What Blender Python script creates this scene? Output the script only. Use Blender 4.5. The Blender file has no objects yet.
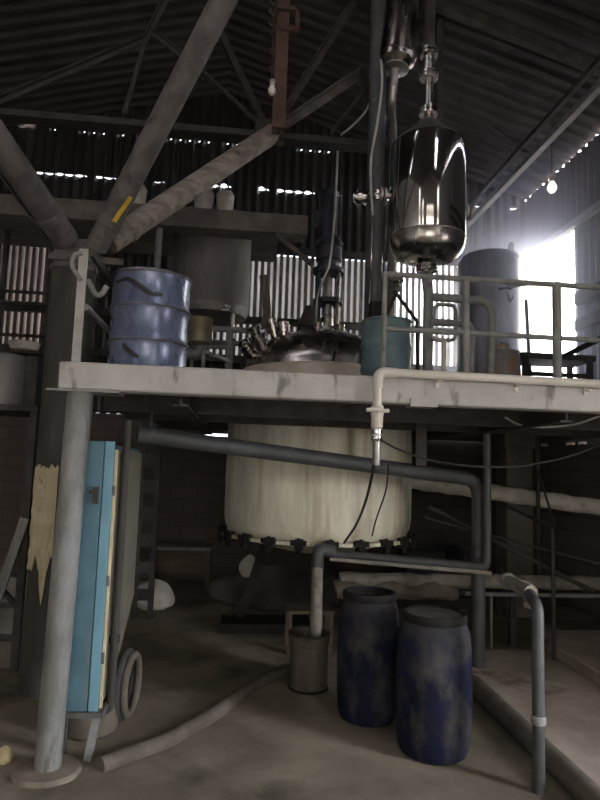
import bpy, math, random
from mathutils import Vector, Matrix
random.seed(7)
S = bpy.context.scene
COL = S.collection
V = Vector
# ------------------------------------------------------------------ camera
F = 620.0
YAW, PIT, ROLL = math.radians(5.5), math.radians(6.1), math.radians(1.9)
EYE = V((0, 0, 1.75))
fw = V((math.sin(YAW)*math.cos(PIT), math.cos(YAW)*math.cos(PIT), math.sin(PIT)))
r0 = V((math.cos(YAW), -math.sin(YAW), 0)); u0 = r0.cross(fw)
rt = math.cos(ROLL)*r0 + math.sin(ROLL)*u0
up = -math.sin(ROLL)*r0 + math.cos(ROLL)*u0
cd = bpy.data.cameras.new('camera'); cam = bpy.data.objects.new('camera', cd); COL.objects.link(cam)
cd.sensor_fit = 'VERTICAL'; cd.sensor_height = 24; cd.lens = 24*F/800
cd.clip_start = 0.05; cd.clip_end = 200
cam.matrix_world = Matrix(((rt.x, up.x, -fw.x, EYE.x), (rt.y, up.y, -fw.y, EYE.y), (rt.z, up.z, -fw.z, EYE.z), (0, 0, 0, 1)))
S.camera = cam

def at(px, py, Y=None, X=None, Z=None):
    """survey helper: the point of the place seen at px,py on the plane Y / X / Z"""
    d = fw + (px-300)/F*rt + (400-py)/F*up
    t = (Y/d.y) if Y is not None else (X/d.x) if X is not None else ((Z-EYE.z)/d.z)
    return EYE + t*d
def zat(px, py, Y): return at(px, py, Y=Y).z
def xat(px, py, Y): return at(px, py, Y=Y).x

# ------------------------------------------------------------------ materials
def mat(name, c1, c2=None, c3=None, scale=5, rough=.6, metal=0., bump=.15, stretch=(1, 1, 1), lo=.4, hi=.62,
        s3=3, lo3=.58, hi3=.66, stretch3=None, r2=None, spec=.5, detail=6):
    m = bpy.data.materials.new(name); m.use_nodes = True
    nt = m.node_tree; N = nt.nodes; L = nt.links
    b = N['Principled BSDF']
    b.inputs['Roughness'].default_value = rough; b.inputs['Metallic'].default_value = metal
    b.inputs['Specular IOR Level'].default_value = spec
    c2 = c2 or tuple(x*.7 for x in c1)
    tc = N.new('ShaderNodeTexCoord')
    def noise(sc, st, dt=detail):
        mp = N.new('ShaderNodeMapping'); mp.inputs['Scale'].default_value = st
        L.new(tc.outputs['Object'], mp.inputs['Vector'])
        n = N.new('ShaderNodeTexNoise'); n.inputs['Scale'].default_value = sc; n.inputs['Detail'].default_value = dt
        n.inputs['Roughness'].default_value = .62
        L.new(mp.outputs['Vector'], n.inputs['Vector']); return n.outputs['Fac']
    def ramp(fac, a, b_, ca, cb):
        r = N.new('ShaderNodeValToRGB'); e = r.color_ramp.elements
        e[0].position = a; e[1].position = b_; e[0].color = (*ca, 1); e[1].color = (*cb, 1)
        L.new(fac, r.inputs['Fac']); return r.outputs['Color']
    f = noise(scale, stretch)
    col = ramp(f, lo, hi, c2, c1)
    if c3:
        f3 = noise(s3, stretch3 or stretch)
        k = ramp(f3, lo3, hi3, (0, 0, 0), (1, 1, 1))
        mx = N.new('ShaderNodeMix'); mx.data_type = 'RGBA'
        L.new(k, mx.inputs[0]); L.new(col, mx.inputs[6]); mx.inputs[7].default_value = (*c3, 1)
        col = mx.outputs[2]
    L.new(col, b.inputs['Base Color'])
    if r2 is not None:
        rr = ramp(noise(scale*1.7, stretch), .35, .7, (rough,)*3, (r2,)*3); L.new(rr, b.inputs['Roughness'])
    if bump:
        bp = N.new('ShaderNodeBump'); bp.inputs['Strength'].default_value = bump; bp.inputs['Distance'].default_value = .01
        L.new(noise(scale*5, stretch), bp.inputs['Height']); L.new(bp.outputs['Normal'], b.inputs['Normal'])
    return m

M = dict(
    floor=mat('dirty_concrete', (0.245, 0.208, 0.152), (0.140, 0.118, 0.086), (0.055, 0.046, 0.034), scale=1.4, rough=.85, r2=.6, bump=.5, s3=.8, lo3=.54, hi3=.66),
    slab=mat('worn_slab', (0.460, 0.385, 0.330), (0.300, 0.250, 0.210), (0.130, 0.105, 0.090), scale=1.6, rough=.85, bump=.4, s3=1.0),
    fascia=mat('painted_concrete', (0.410, 0.400, 0.370), (0.330, 0.320, 0.295), (0.150, 0.140, 0.125), scale=3, rough=.7, bump=.25, s3=5, lo3=.575, hi3=.66, stretch3=(1.3, 1, .4)),
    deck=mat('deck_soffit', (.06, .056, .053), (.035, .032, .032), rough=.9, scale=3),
    white=mat('cream_jacket', (0.760, 0.740, 0.610), (0.600, 0.580, 0.470), (0.400, 0.330, 0.230), scale=3.5, stretch=(2.2, 2.2, .5), rough=.6, r2=.45, bump=.2,
              s3=3.4, lo3=.50, hi3=.66, stretch3=(1.6, 1.6, .12)),
    band=mat('cream_band', (0.612, 0.540, 0.450), (0.495, 0.432, 0.360), scale=5, rough=.55),
    steel=mat('stainless', (.52, .49, .465), (.46, .435, .41), scale=2, stretch=(2, 2, .4), metal=1, rough=.24, r2=.3, bump=0),
    copper=mat('tinted_stainless', (.27, .235, .215), (.2, .175, .16), scale=3, stretch=(2, 2, .4), metal=1, rough=.22, r2=.32, bump=.02),
    mirror=mat('polished_stainless', (.55, .54, .53), (.46, .45, .44), scale=2, stretch=(3, 3, .3), metal=1, rough=.07, r2=.11, bump=.008),
    dullsteel=mat('dull_stainless', (.36, .345, .33), (.27, .26, .245), scale=3, stretch=(2, 2, .3), metal=.85, rough=.42, bump=.05),
    drum=mat('blue_drum_paint', (0.150, 0.180, 0.275), (0.115, 0.140, 0.225), (0.280, 0.290, 0.310), scale=3, stretch=(1.5, 1.5, .8), metal=.35, rough=.24, r2=.32, bump=.04, s3=9, lo3=.64, hi3=.72),
    mark=mat('black_paint', (.02, .02, .025), rough=.6),
    rim=mat('drum_rim', (.22, .22, .24), (.12, .12, .13), metal=.7, rough=.4, scale=10),
    teal=mat('teal_paint', (0.115, 0.185, 0.205), (0.085, 0.135, 0.150), (0.190, 0.200, 0.190), scale=5, rough=.45, r2=.6, s3=5, lo3=.6, hi3=.68, bump=.1),
    cabblue=mat('cabinet_blue', (0.120, 0.255, 0.320), (0.085, 0.200, 0.255), (0.250, 0.290, 0.290), scale=3, stretch=(2, 2, .5), rough=.5, s3=4, lo3=.63, hi3=.7, stretch3=(2, 2, .3), bump=.08),
    cabblue_dark=mat('cabinet_blue_grey', (.075, .155, .19), (.055, .12, .15), (.13, .135, .13), scale=4, rough=.6, s3=4, lo3=.62, hi3=.7, stretch3=(2, 2, .3), bump=.08),
    beige=mat('beige_panel', (0.165, 0.152, 0.115), (0.135, 0.124, 0.090), (0.075, 0.064, 0.045), scale=3, stretch=(2, 2, .5), rough=.7, s3=3, lo3=.62, hi3=.72),
    cream=mat('cream_edge', (0.544, 0.456, 0.280), (0.448, 0.368, 0.216), scale=6, rough=.6),
    pvc=mat('white_pvc', (0.576, 0.544, 0.480), (0.496, 0.464, 0.400), scale=7, rough=.4, bump=.04),
    column=mat('grey_column_paint', (0.210, 0.210, 0.197), (0.120, 0.118, 0.108), (0.055, 0.050, 0.044), scale=4, stretch=(1.6, 1.6, .5), rough=.65, bump=.25, s3=3.2, lo3=.57, hi3=.68, stretch3=(2, 2, .45)),
    post=mat('post_paint', (.36, .35, .32), (.28, .27, .245), (.14, .13, .115), scale=6, rough=.6, s3=6, lo3=.6, hi3=.68),
    oldcol=mat('dark_column', (0.048, 0.043, 0.037), (0.028, 0.025, 0.022), (0.075, 0.064, 0.050), scale=4, stretch=(1.5, 1.5, .4), rough=.8, bump=.3, s3=4, lo3=.66, hi3=.72),
    wrap=mat('peeling_wrap', (0.480, 0.424, 0.288), (0.384, 0.328, 0.212), (0.200, 0.144, 0.092), scale=6, rough=.8, bump=.6, s3=7, lo3=.6, hi3=.66, stretch3=(1, 1, .6)),
    strut2=mat('pale_dusty_strut', (.30, .26, .22), (.16, .135, .115), (.07, .06, .05), scale=6, stretch=(.4, 2, 2), rough=.75, bump=.3, s3=5, lo3=.6, hi3=.7),
    strut=mat('dusty_strut', (0.115, 0.105, 0.098), (0.062, 0.056, 0.052), (0.030, 0.027, 0.025), scale=6, rough=.75, bump=.3, s3=5, lo3=.6, hi3=.7),
    darksteel=mat('dark_steel', (0.056, 0.051, 0.046), (0.030, 0.027, 0.026), rough=.75, spec=.3, scale=6, bump=.2),
    rust=mat('rusty_steel', (.13, .075, .055), (.07, .045, .036), rough=.8, scale=7, bump=.25),
    yellow=mat('yellow_paint', (.62, .43, .035), (.52, .35, .03), rough=.6, scale=8),
    pipe=mat('grey_pipe', (0.062, 0.066, 0.068), (0.040, 0.043, 0.045), (0.095, 0.093, 0.088), scale=5, rough=.5, r2=.65, bump=.1, s3=6, lo3=.64, hi3=.7),
    pipe2=mat('light_grey_pipe', (0.217, 0.217, 0.214), (0.143, 0.143, 0.139), scale=6, rough=.55, bump=.12),
    rail=mat('rail_paint', (0.231, 0.231, 0.221), (0.150, 0.150, 0.143), (0.068, 0.058, 0.048), scale=7, rough=.55, bump=.12, s3=8, lo3=.64, hi3=.7),
    lag2=mat('pale_lagging', (.56, .53, .46), (.42, .395, .335), (.2, .18, .15), scale=6, rough=.9, bump=.6, s3=5, lo3=.6, hi3=.7),
    lag=mat('pipe_lagging', (0.270, 0.248, 0.211), (0.171, 0.155, 0.131), (0.090, 0.081, 0.070), scale=6, rough=.9, bump=.9, s3=5, lo3=.6, hi3=.7),
    barrel=mat('blue_barrel', (0.005, 0.008, 0.032), (0.003, 0.005, 0.017), (0.050, 0.047, 0.044), scale=3, rough=.6, r2=.8, spec=.22, bump=.1, s3=3.4, lo3=.47, hi3=.66, stretch3=(1.5, 1.5, 1.0)),
    barreltop=mat('dusty_barrel_top', (0.100, 0.092, 0.085), (0.050, 0.046, 0.042), (0.025, 0.025, 0.030), scale=6, rough=.8, s3=6),
    bucket=mat('stained_metal', (0.120, 0.100, 0.080), (0.068, 0.056, 0.046), (0.240, 0.220, 0.184), scale=5, stretch=(1.5, 1.5, .5), rough=.7, metal=.2, bump=.2, s3=7, lo3=.64, hi3=.72),
    black=mat('black', (.022, .021, .02), (.014, .013, .013), rough=.8, spec=.15, scale=6),
    cable=mat('black_cable', (.03, .03, .028), rough=.5),
    palecable=mat('pale_cable', (.42, .41, .40), (.3, .3, .29), rough=.5),
    navy=mat('navy_paint', (.022, .028, .045), (.016, .019, .03), rough=.45, scale=6),
    tanktint=mat('grey_tank', (0.190, 0.178, 0.165), (0.140, 0.130, 0.120), (0.100, 0.093, 0.085), scale=3, stretch=(1.5, 1.5, .4), rough=.5, metal=.3, s3=3, lo3=.6, hi3=.75),
    bluetank=mat('blue_grey_tank', (.115, .115, .145), (.075, .075, .095), (.17, .165, .185), scale=3, stretch=(1.5, 1.5, .4), rough=.32, metal=.5, r2=.45, s3=3),
    beam=mat('concrete_beam', (0.144, 0.129, 0.111), (0.090, 0.081, 0.069), rough=.9, scale=4, bump=.3),
    slat=mat('grey_slat', (0.130, 0.120, 0.110), (0.090, 0.083, 0.077), rough=.8, scale=5),
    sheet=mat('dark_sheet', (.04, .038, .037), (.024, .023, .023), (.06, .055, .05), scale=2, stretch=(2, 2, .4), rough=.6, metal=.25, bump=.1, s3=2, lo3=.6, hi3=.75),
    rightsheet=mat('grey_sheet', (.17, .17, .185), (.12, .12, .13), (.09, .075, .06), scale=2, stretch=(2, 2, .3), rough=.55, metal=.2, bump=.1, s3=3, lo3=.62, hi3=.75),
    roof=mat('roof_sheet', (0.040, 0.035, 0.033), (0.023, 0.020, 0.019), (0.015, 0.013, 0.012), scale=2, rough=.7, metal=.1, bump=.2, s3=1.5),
    plaster=mat('plaster', (.30, .28, .25), (.22, .20, .18), rough=.9, scale=2),
    wood=mat('old_wood', (0.085, 0.062, 0.042), (0.050, 0.036, 0.025), rough=.8, scale=4, stretch=(.5, 3, 3), bump=.3),
    sack=mat('white_sack', (.52, .50, .46), (.40, .38, .35), rough=.8, scale=6, bump=.4),
    bulb=mat('bulb_white', (.85, .83, .78), (.8, .78, .74), rough=.25, scale=3, bump=0),
    chrome=mat('chrome', (.7, .7, .7), (.6, .6, .6), metal=1, rough=.12, scale=4, bump=0),
    rubber=mat('rubber', (.05, .047, .044), (.03, .028, .027), rough=.8, scale=8),
    hose=mat('dusty_hose', (0.130, 0.110, 0.088), (0.085, 0.070, 0.056), rough=.85, scale=6, bump=.4),
    pot=mat('olive_pot', (.27, .245, .165), (.2, .18, .12), (.13, .11, .08), rough=.45, metal=.3, scale=5),
    rustbin=mat('rusty_bin', (.30, .28, .27), (.22, .2, .2), (.34, .16, .07), rough=.7, scale=4, s3=3.5, lo3=.5, hi3=.62, stretch3=(1.5, 1.5, .4)),
    rubble=mat('rubble', (.42, .34, .28), (.28, .22, .19), rough=.95, scale=9, bump=.8),
)
def dust_top(m, c, z0, z1):
    """dust and splashes that settled on the upper part of a barrel, ragged edge"""
    nt = m.node_tree; N = nt.nodes; L = nt.links; b = N['Principled BSDF']; src = b.inputs['Base Color'].links[0].from_socket
    tc = N.new('ShaderNodeTexCoord'); sp = N.new('ShaderNodeSeparateXYZ'); L.new(tc.outputs['Object'], sp.inputs[0])
    n = N.new('ShaderNodeTexNoise'); n.inputs['Scale'].default_value = 7; n.inputs['Detail'].default_value = 6; L.new(tc.outputs['Object'], n.inputs['Vector'])
    ad = N.new('ShaderNodeMath'); ad.operation = 'MULTIPLY_ADD'; ad.inputs[1].default_value = .55; L.new(n.outputs['Fac'], ad.inputs[0]); L.new(sp.outputs['Z'], ad.inputs[2])
    mr = N.new('ShaderNodeMapRange'); mr.inputs[1].default_value = z0+.27; mr.inputs[2].default_value = z1+.27; mr.inputs[4].default_value = .85; L.new(ad.outputs[0], mr.inputs[0])
    mx = N.new('ShaderNodeMix'); mx.data_type = 'RGBA'; mx.inputs[7].default_value = (*c, 1); L.new(mr.outputs[0], mx.inputs[0]); L.new(src, mx.inputs[6]); L.new(mx.outputs[2], b.inputs['Base Color'])
dust_top(M['barrel'], (.035, .034, .034), .58, .82)
def brick_mat(name, c1, c2, cm, sc=1.0, axes='xz'):
    m = bpy.data.materials.new(name); m.use_nodes = True; nt = m.node_tree; N = nt.nodes; L = nt.links
    b = N['Principled BSDF']; b.inputs['Roughness'].default_value = .9
    tc = N.new('ShaderNodeTexCoord'); sp = N.new('ShaderNodeSeparateXYZ'); cb = N.new('ShaderNodeCombineXYZ')
    L.new(tc.outputs['Object'], sp.inputs[0])
    L.new(sp.outputs['X' if axes[0] == 'x' else 'Y'], cb.inputs['X']); L.new(sp.outputs['Z'], cb.inputs['Y'])
    br = N.new('ShaderNodeTexBrick'); br.inputs['Scale'].default_value = sc
    br.inputs['Color1'].default_value = (*c1, 1); br.inputs['Color2'].default_value = (*c2, 1); br.inputs['Mortar'].default_value = (*cm, 1)
    br.inputs['Brick Width'].default_value = .4; br.inputs['Row Height'].default_value = .2; br.inputs['Mortar Size'].default_value = .012
    L.new(cb.outputs[0], br.inputs['Vector']); L.new(br.outputs['Color'], b.inputs['Base Color'])
    return m
M['block'] = brick_mat('block_wall', (.10, .08, .065), (.08, .064, .053), (.062, .052, .044), 1)
M['blockx'] = brick_mat('block_wall_side', (.17, .15, .14), (.14, .125, .115), (.11, .1, .09), 1, 'yz')
M['redbrick'] = brick_mat('red_brick', (.55, .25, .14), (.48, .2, .11), (.55, .5, .45), 2, 'yz')
def trans_mat(name, c, dark, k):
    m = bpy.data.materials.new(name); m.use_nodes = True; nt = m.node_tree; N = nt.nodes; L = nt.links
    N.remove(N['Principled BSDF']); out = N['Material Output']
    tr = N.new('ShaderNodeBsdfTranslucent'); df = N.new('ShaderNodeBsdfDiffuse'); mx = N.new('ShaderNodeMixShader')
    tc = N.new('ShaderNodeTexCoord'); mp = N.new('ShaderNodeMapping'); mp.inputs['Scale'].default_value = (1.5, 1, .4)
    n = N.new('ShaderNodeTexNoise'); n.inputs['Scale'].default_value = 2.5; n.inputs['Detail'].default_value = 6
    r = N.new('ShaderNodeValToRGB'); r.color_ramp.elements[0].position = .35; r.color_ramp.elements[1].position = .65
    r.color_ramp.elements[0].color = (*dark, 1); r.color_ramp.elements[1].color = (*c, 1)
    L.new(tc.outputs['Object'], mp.inputs[0]); L.new(mp.outputs[0], n.inputs['Vector']); L.new(n.outputs['Fac'], r.inputs[0])
    L.new(r.outputs[0], tr.inputs['Color']); L.new(r.outputs[0], df.inputs['Color'])
    mx.inputs[0].default_value = k; L.new(df.outputs[0], mx.inputs[1]); L.new(tr.outputs[0], mx.inputs[2])
    L.new(mx.outputs[0], out.inputs['Surface']); return m
M['pane_dirty'] = trans_mat('dirty_fibreglass', (.06, .05, .043), (.035, .028, .025), .75)
M['pane_grey'] = trans_mat('grey_fibreglass', (.055, .051, .047), (.03, .028, .025), .75)
M['pane_clear'] = trans_mat('clear_fibreglass', (.75, .72, .72), (.55, .53, .52), .85)

# ------------------------------------------------------------------ mesh builder
class MB:
    def __init__(s): s.v = []; s.f = []
    def add(s, vs, fs):
        k = len(s.v); s.v += [V(p) for p in vs]; s.f += [tuple(i+k for i in f) for f in fs]; return s
    def box(s, a, b):
        (x0, y0, z0), (x1, y1, z1) = a, b
        x0, x1 = sorted((x0, x1)); y0, y1 = sorted((y0, y1)); z0, z1 = sorted((z0, z1))
        vs = [(x0, y0, z0), (x1, y0, z0), (x1, y1, z0), (x0, y1, z0), (x0, y0, z1), (x1, y0, z1), (x1, y1, z1), (x0, y1, z1)]
        return s.add(vs, [(0, 3, 2, 1), (4, 5, 6, 7), (0, 1, 5, 4), (1, 2, 6, 5), (2, 3, 7, 6), (3, 0, 4, 7)])
    def bar(s, p, q, w, h, hint=(0, 0, 1)):
        """rectangular bar from p to q; h along hint, w across"""
        p, q = V(p), V(q); d = (q-p).normalized(); hv = V(hint)
        if abs(d.dot(hv)) > .98: hv = V((0, 1, 0))
        a = d.cross(hv).normalized(); b = a.cross(d).normalized()
        vs = []
        for c in (p, q):
            for i, j in ((-1, -1), (1, -1), (1, 1), (-1, 1)): vs.append(c + a*w/2*i + b*h/2*j)
        return s.add(vs, [(0, 1, 2, 3), (7, 6, 5, 4), (0, 4, 5, 1), (1, 5, 6, 2), (2, 6, 7, 3), (3, 7, 4, 0)])
    def angle(s, p, q, w, t=.008, hint=(0, 0, 1), flip=1):
        """L section"""
        p, q = V(p), V(q); d = (q-p).normalized(); hv = V(hint)
        if abs(d.dot(hv)) > .98: hv = V((0, 1, 0))
        a = d.cross(hv).normalized()*flip; b = (d.cross(a)).normalized()
        if b.dot(hv) < 0: b = -b
        o = a*w/2 - b*w/2
        prof = [-a*w/2 - b*w/2, a*w/2 - b*w/2, a*w/2 - b*(w/2-t), -a*(w/2-t) - b*(w/2-t), -a*(w/2-t) + b*w/2, -a*w/2 + b*w/2]
        n = 6; vs = [c+k for c in (p, q) for k in prof]
        return s.add(vs, [tuple(range(n))[::-1], tuple(range(n, 2*n))] + [(i, (i+1) % n, n+(i+1) % n, n+i) for i in range(n)])
    def channel(s, p, q, w, h, t=.012, hint=(0, 0, 1)):
        """I section"""
        p, q = V(p), V(q)
        d = (q-p).normalized(); hv = V(hint)
        if abs(d.dot(hv)) > .98: hv = V((0, 1, 0))
        a = d.cross(hv).normalized(); b = a.cross(d).normalized()
        s.bar(p, q, t, h, hint)
        for k in (-1, 1): s.bar(p+b*k*(h/2), q+b*k*(h/2), w, t, hint)
        return s
    def tube(s, pts, r, n=14, caps=True, bend=0):
        pts = [V(p) for p in pts]
        if bend: pts = fillet(pts, bend)
        rs = r if isinstance(r, (list, tuple)) else [r]*len(pts)
        rings = []; prev = None
        for i, p in enumerate(pts):
            if i == 0: d = pts[1]-p
            elif i == len(pts)-1: d = p-pts[i-1]
            else: d = (pts[i+1]-p).normalized()+(p-pts[i-1]).normalized()
            d.normalize()
            if prev is None:
                a = d.cross(V((0, 0, 1)) if abs(d.z) < .9 else V((0, 1, 0))).normalized()
            else:
                a = (prev - d*prev.dot(d)).normalized()
            prev = a; b = d.cross(a)
            rings.append([p+(a*math.cos(2*math.pi*k/n)+b*math.sin(2*math.pi*k/n))*rs[i] for k in range(n)])
        vs = [v for R in rings for v in R]; fs = []
        for i in range(len(pts)-1):
            for k in range(n): fs.append((i*n+k, i*n+(k+1) % n, (i+1)*n+(k+1) % n, (i+1)*n+k))
        if caps: fs += [tuple(range(n))[::-1], tuple(range((len(pts)-1)*n, len(pts)*n))]
        return s.add(vs, fs)
    def lathe(s, prof, c=(0, 0, 0), n=40, axis=(0, 0, 1), ripple=None):
        """prof: list of (radius, height)"""
        c = V(c); ax = V(axis).normalized()
        a = ax.cross(V((0, 1, 0)) if abs(ax.y) < .9 else V((1, 0, 0))).normalized(); b = ax.cross(a)
        vs = []; fs = []; ids = []
        for (r, h) in prof:
            if r < 1e-5: ids.append([len(vs)]*n); vs.append(c+ax*h)
            else:
                st = len(vs)
                for k in range(n):
                    t = 2*math.pi*k/n; rr = r if ripple is None else r*(1+ripple(t, h))
                    vs.append(c+ax*h+(a*math.cos(t)+b*math.sin(t))*rr)
                ids.append(list(range(st, st+n)))
        for i in range(len(prof)-1):
            A, B = ids[i], ids[i+1]
            for k in range(n):
                q = [A[k], A[(k+1) % n], B[(k+1) % n], B[k]]; u = []
                for x in q:
                    if x not in u: u.append(x)
                if len(u) > 2: fs.append(tuple(u))
        if prof[0][0] > 1e-5: fs.append(tuple(ids[0][::-1]))
        if prof[-1][0] > 1e-5: fs.append(tuple(ids[-1]))
        return s.add(vs, fs)
    def torus(s, c, R, r, axis=(0, 0, 1), n=32, m=10):
        c = V(c); ax = V(axis).normalized()
        a = ax.cross(V((0, 1, 0)) if abs(ax.y) < .9 else V((1, 0, 0))).normalized(); b = ax.cross(a)
        vs = []; fs = []
        for i in range(n):
            t = 2*math.pi*i/n; d = a*math.cos(t)+b*math.sin(t)
            for j in range(m):
                q = 2*math.pi*j/m; vs.append(c+d*(R+r*math.cos(q))+ax*r*math.sin(q))
        for i in range(n):
            for j in range(m): fs.append((i*m+j, ((i+1) % n)*m+j, ((i+1) % n)*m+(j+1) % m, i*m+(j+1) % m))
        return s.add(vs, fs)
    def blob(s, c, rad, n=16, m=10, jit=.15, seed=1, flat=True):
        rnd = random.Random(seed); c = V(c); vs = []; fs = []
        ph = [rnd.uniform(0, 6.28) for _ in range(6)]
        for i in range(m+1):
            th = math.pi*i/m
            for k in range(n):
                t = 2*math.pi*k/n
                w = 1+jit*(math.sin(3*t+ph[0]+2*th)+.6*math.sin(5*t+ph[1]-3*th)+.5*math.sin(4*th+ph[2]))
                z = math.cos(th)*rad[2]*w
                if flat and z < -rad[2]*.55: z = -rad[2]*.55
                vs.append(c+V((math.sin(th)*math.cos(t)*rad[0]*w, math.sin(th)*math.sin(t)*rad[1]*w, z)))
        for i in range(m):
            for k in range(n): fs.append((i*n+k, i*n+(k+1) % n, (i+1)*n+(k+1) % n, (i+1)*n+k))
        return s.add(vs, fs)
def fillet(pts, r, n=7):
    out = [pts[0]]
    for i in range(1, len(pts)-1):
        a, p, b = pts[i-1], pts[i], pts[i+1]
        u = (a-p); v = (b-p); lu, lv = u.length, v.length; u.normalize(); v.normalize()
        ang = u.angle(v)
        if ang > 3.0: out.append(p); continue
        t = min(r/math.tan(ang/2), lu*.49, lv*.49); rr = t*math.tan(ang/2)
        c = p+(u+v).normalized()*(rr/math.sin(ang/2))
        s0 = p+u*t-c; s1 = p+v*t-c
        for k in range(n+1):
            f = k/n; w_ = s0.angle(s1)
            d = (s0*math.sin((1-f)*w_)+s1*math.sin(f*w_))/math.sin(w_) if w_ > 1e-3 else s0
            out.append(c+d)
    out.append(pts[-1]); return out
def curve(pts, n=8):
    """Catmull-Rom through pts"""
    pts = [V(p) for p in pts]; P = [2*pts[0]-pts[1]]+pts+[2*pts[-1]-pts[-2]]; out = []
    for i in range(1, len(P)-2):
        for k in range(n):
            t = k/n; a, b, c, d = P[i-1], P[i], P[i+1], P[i+2]
            out.append(.5*((2*b)+(c-a)*t+(2*a-5*b+4*c-d)*t*t+(3*b-a-3*c+d)*t**3))
    out.append(pts[-1]); return out

ORG = {}
def obj(name, mb, m, parent=None, label=None, cat=None, group=None, kind=None, bevel=0, sharp=35):
    vs = mb.v
    if parent is not None: org = ORG[parent.name]
    else:
        xs = [p.x for p in vs]; ys = [p.y for p in vs]
        org = V(((min(xs)+max(xs))/2, (min(ys)+max(ys))/2, min(p.z for p in vs)))
    me = bpy.data.meshes.new(name); me.from_pydata([tuple(p-org) for p in vs], [], mb.f); me.update()
    import bmesh
    b = bmesh.new(); b.from_mesh(me); bmesh.ops.recalc_face_normals(b, faces=b.faces); b.to_mesh(me); b.free()
    me.shade_smooth(); me.set_sharp_from_angle(angle=math.radians(sharp))
    me.materials.append(M[m] if isinstance(m, str) else m)
    o = bpy.data.objects.new(name, me); COL.objects.link(o)
    if parent is not None: o.parent = parent
    else: o.location = org
    ORG[o.name] = org
    if label: o['label'] = label
    if cat: o['category'] = cat
    if group: o['group'] = group
    if kind: o['kind'] = kind
    if bevel:
        bm_ = o.modifiers.new('bevel', 'BEVEL'); bm_.width = bevel; bm_.segments = 2; bm_.limit_method = 'ANGLE'
    return o
def thing(name, label, cat, loc, group=None):
    o = bpy.data.objects.new(name, None); COL.objects.link(o); o.location = loc; o.empty_display_size = .1
    o['label'] = label; o['category'] = cat
    if group: o['group'] = group
    ORG[o.name] = V(loc); return o
def struct(name, mb, m, parent=None, bevel=0):
    o = obj(name, mb, m, parent, bevel=bevel)
    if parent is None: o['kind'] = 'structure'
    return o

# ------------------------------------------------------------------ the hall
XL, XR, YF, YB = -5.4, 4.6, -5.5, 9.6
EAVE = 6.33; RIDX = -.4; RIDZ = 7.75
DZ, DT = 2.32, 2.155            # platform top, fascia underside
PY = 3.72                       # platform front face
mb = MB(); mb.box((XL-.2, YF-.2, -.2), (XR+.2, YB+.2, 0)); struct('floor', mb, 'floor')

def corr(p0, du, length, bot, top, nrm, amp=.025, pitch=.15, per=6):
    """corrugated sheet: runs from p0 along du; bot/top give the z range at each station; None leaves a hole"""
    p0 = V(p0); du = V(du); nrm = V(nrm); mb = MB(); n = int(length/pitch*per)
    for i in range(n):
        us = (i*length/n, (i+1)*length/n); q = []
        um = sum(us)/2
        zb, zt = bot(um), top(um)
        if zb is None or zt <= zb: continue
        ps = [p0+du*u+nrm*amp*math.sin(2*math.pi*u/pitch) for u in us]
        mb.add([(ps[0].x, ps[0].y, bot(um)), (ps[1].x, ps[1].y, bot(um)), (ps[1].x, ps[1].y, top(um)), (ps[0].x, ps[0].y, top(um))], [(0, 1, 2, 3)])
    # weld
    return mb
def weld(o):
    import bmesh
    b = bmesh.new(); b.from_mesh(o.data); bmesh.ops.remove_doubles(b, verts=b.verts, dist=1e-4)
    bmesh.ops.recalc_face_normals(b, faces=b.faces); b.to_mesh(b and o.data); b.free(); o.data.shade_smooth(); return o
def gable(x): return RIDZ-(x-RIDX)*(RIDZ-EAVE)/(XR-RIDX) if x > RIDX else RIDZ-(RIDX-x)*(RIDZ-EAVE)/(RIDX-XL)

SKY = [(-4.8, -.9, 2.35, 2.75), (1.9, 2.3, -2.4, 1.2)]
RXS = [XL-.35, -4.8, -.9, RIDX, 1.9, 2.3, XR+.05]
# roof: ribs run across the slope (along X), repeated along Y
mb = MB(); pitch = .21; per = 8; y0, y1 = YF-.3, YB+.25; n = int((y1-y0)/pitch*per); rows = []
for i in range(n+1):
    y = y0+(y1-y0)*i/n; ph = (y-y0)/pitch % 1
    dz = .045*(0 if ph < .35 else (ph-.35)/.15 if ph < .5 else 1 if ph < .85 else (1-ph)/.15)
    rows.append([(x_, y, (EAVE-.02+dz)+(RIDZ-EAVE+.02)*(1-abs(x_-RIDX)/((XR+.05-RIDX) if x_ > RIDX else (RIDX-XL+.35)))) for x_ in RXS])
vs = [p for r in rows for p in r]; fs = []; nr = len(RXS)
for i in range(n):
    ym = (rows[i][0][1]+rows[i+1][0][1])/2
    for k in range(nr-1):
        xm_ = (RXS[k]+RXS[k+1])/2
        if any(a < xm_ < b_ and c < ym < d for a, b_, c, d in SKY): continue
        fs.append((i*nr+k, i*nr+k+1, (i+1)*nr+k+1, (i+1)*nr+k))
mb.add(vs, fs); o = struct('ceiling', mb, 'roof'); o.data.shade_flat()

# lower back wall of blocks with daylight slits along its top
SL = 2.165; HS = .05
slits = [(173, 189), (204, 229), (538, 547), (557, 563), (566, 573)]
mb = MB(); xs = [XL]
mb.box((XL, YB, 0), (XR, YB+.25, SL))
for (a, b_) in slits: xs += [xat(a, 436, YB), xat(b_, 436, YB)]
xs.append(XR)
for i in range(0, len(xs), 2): mb.box((xs[i], YB, SL), (xs[i+1], YB+.25, SL+HS))
mb.box((XL, YB, SL+HS), (XR, YB+.25, 2.45))
struct('wall_back', mb, 'block')

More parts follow.
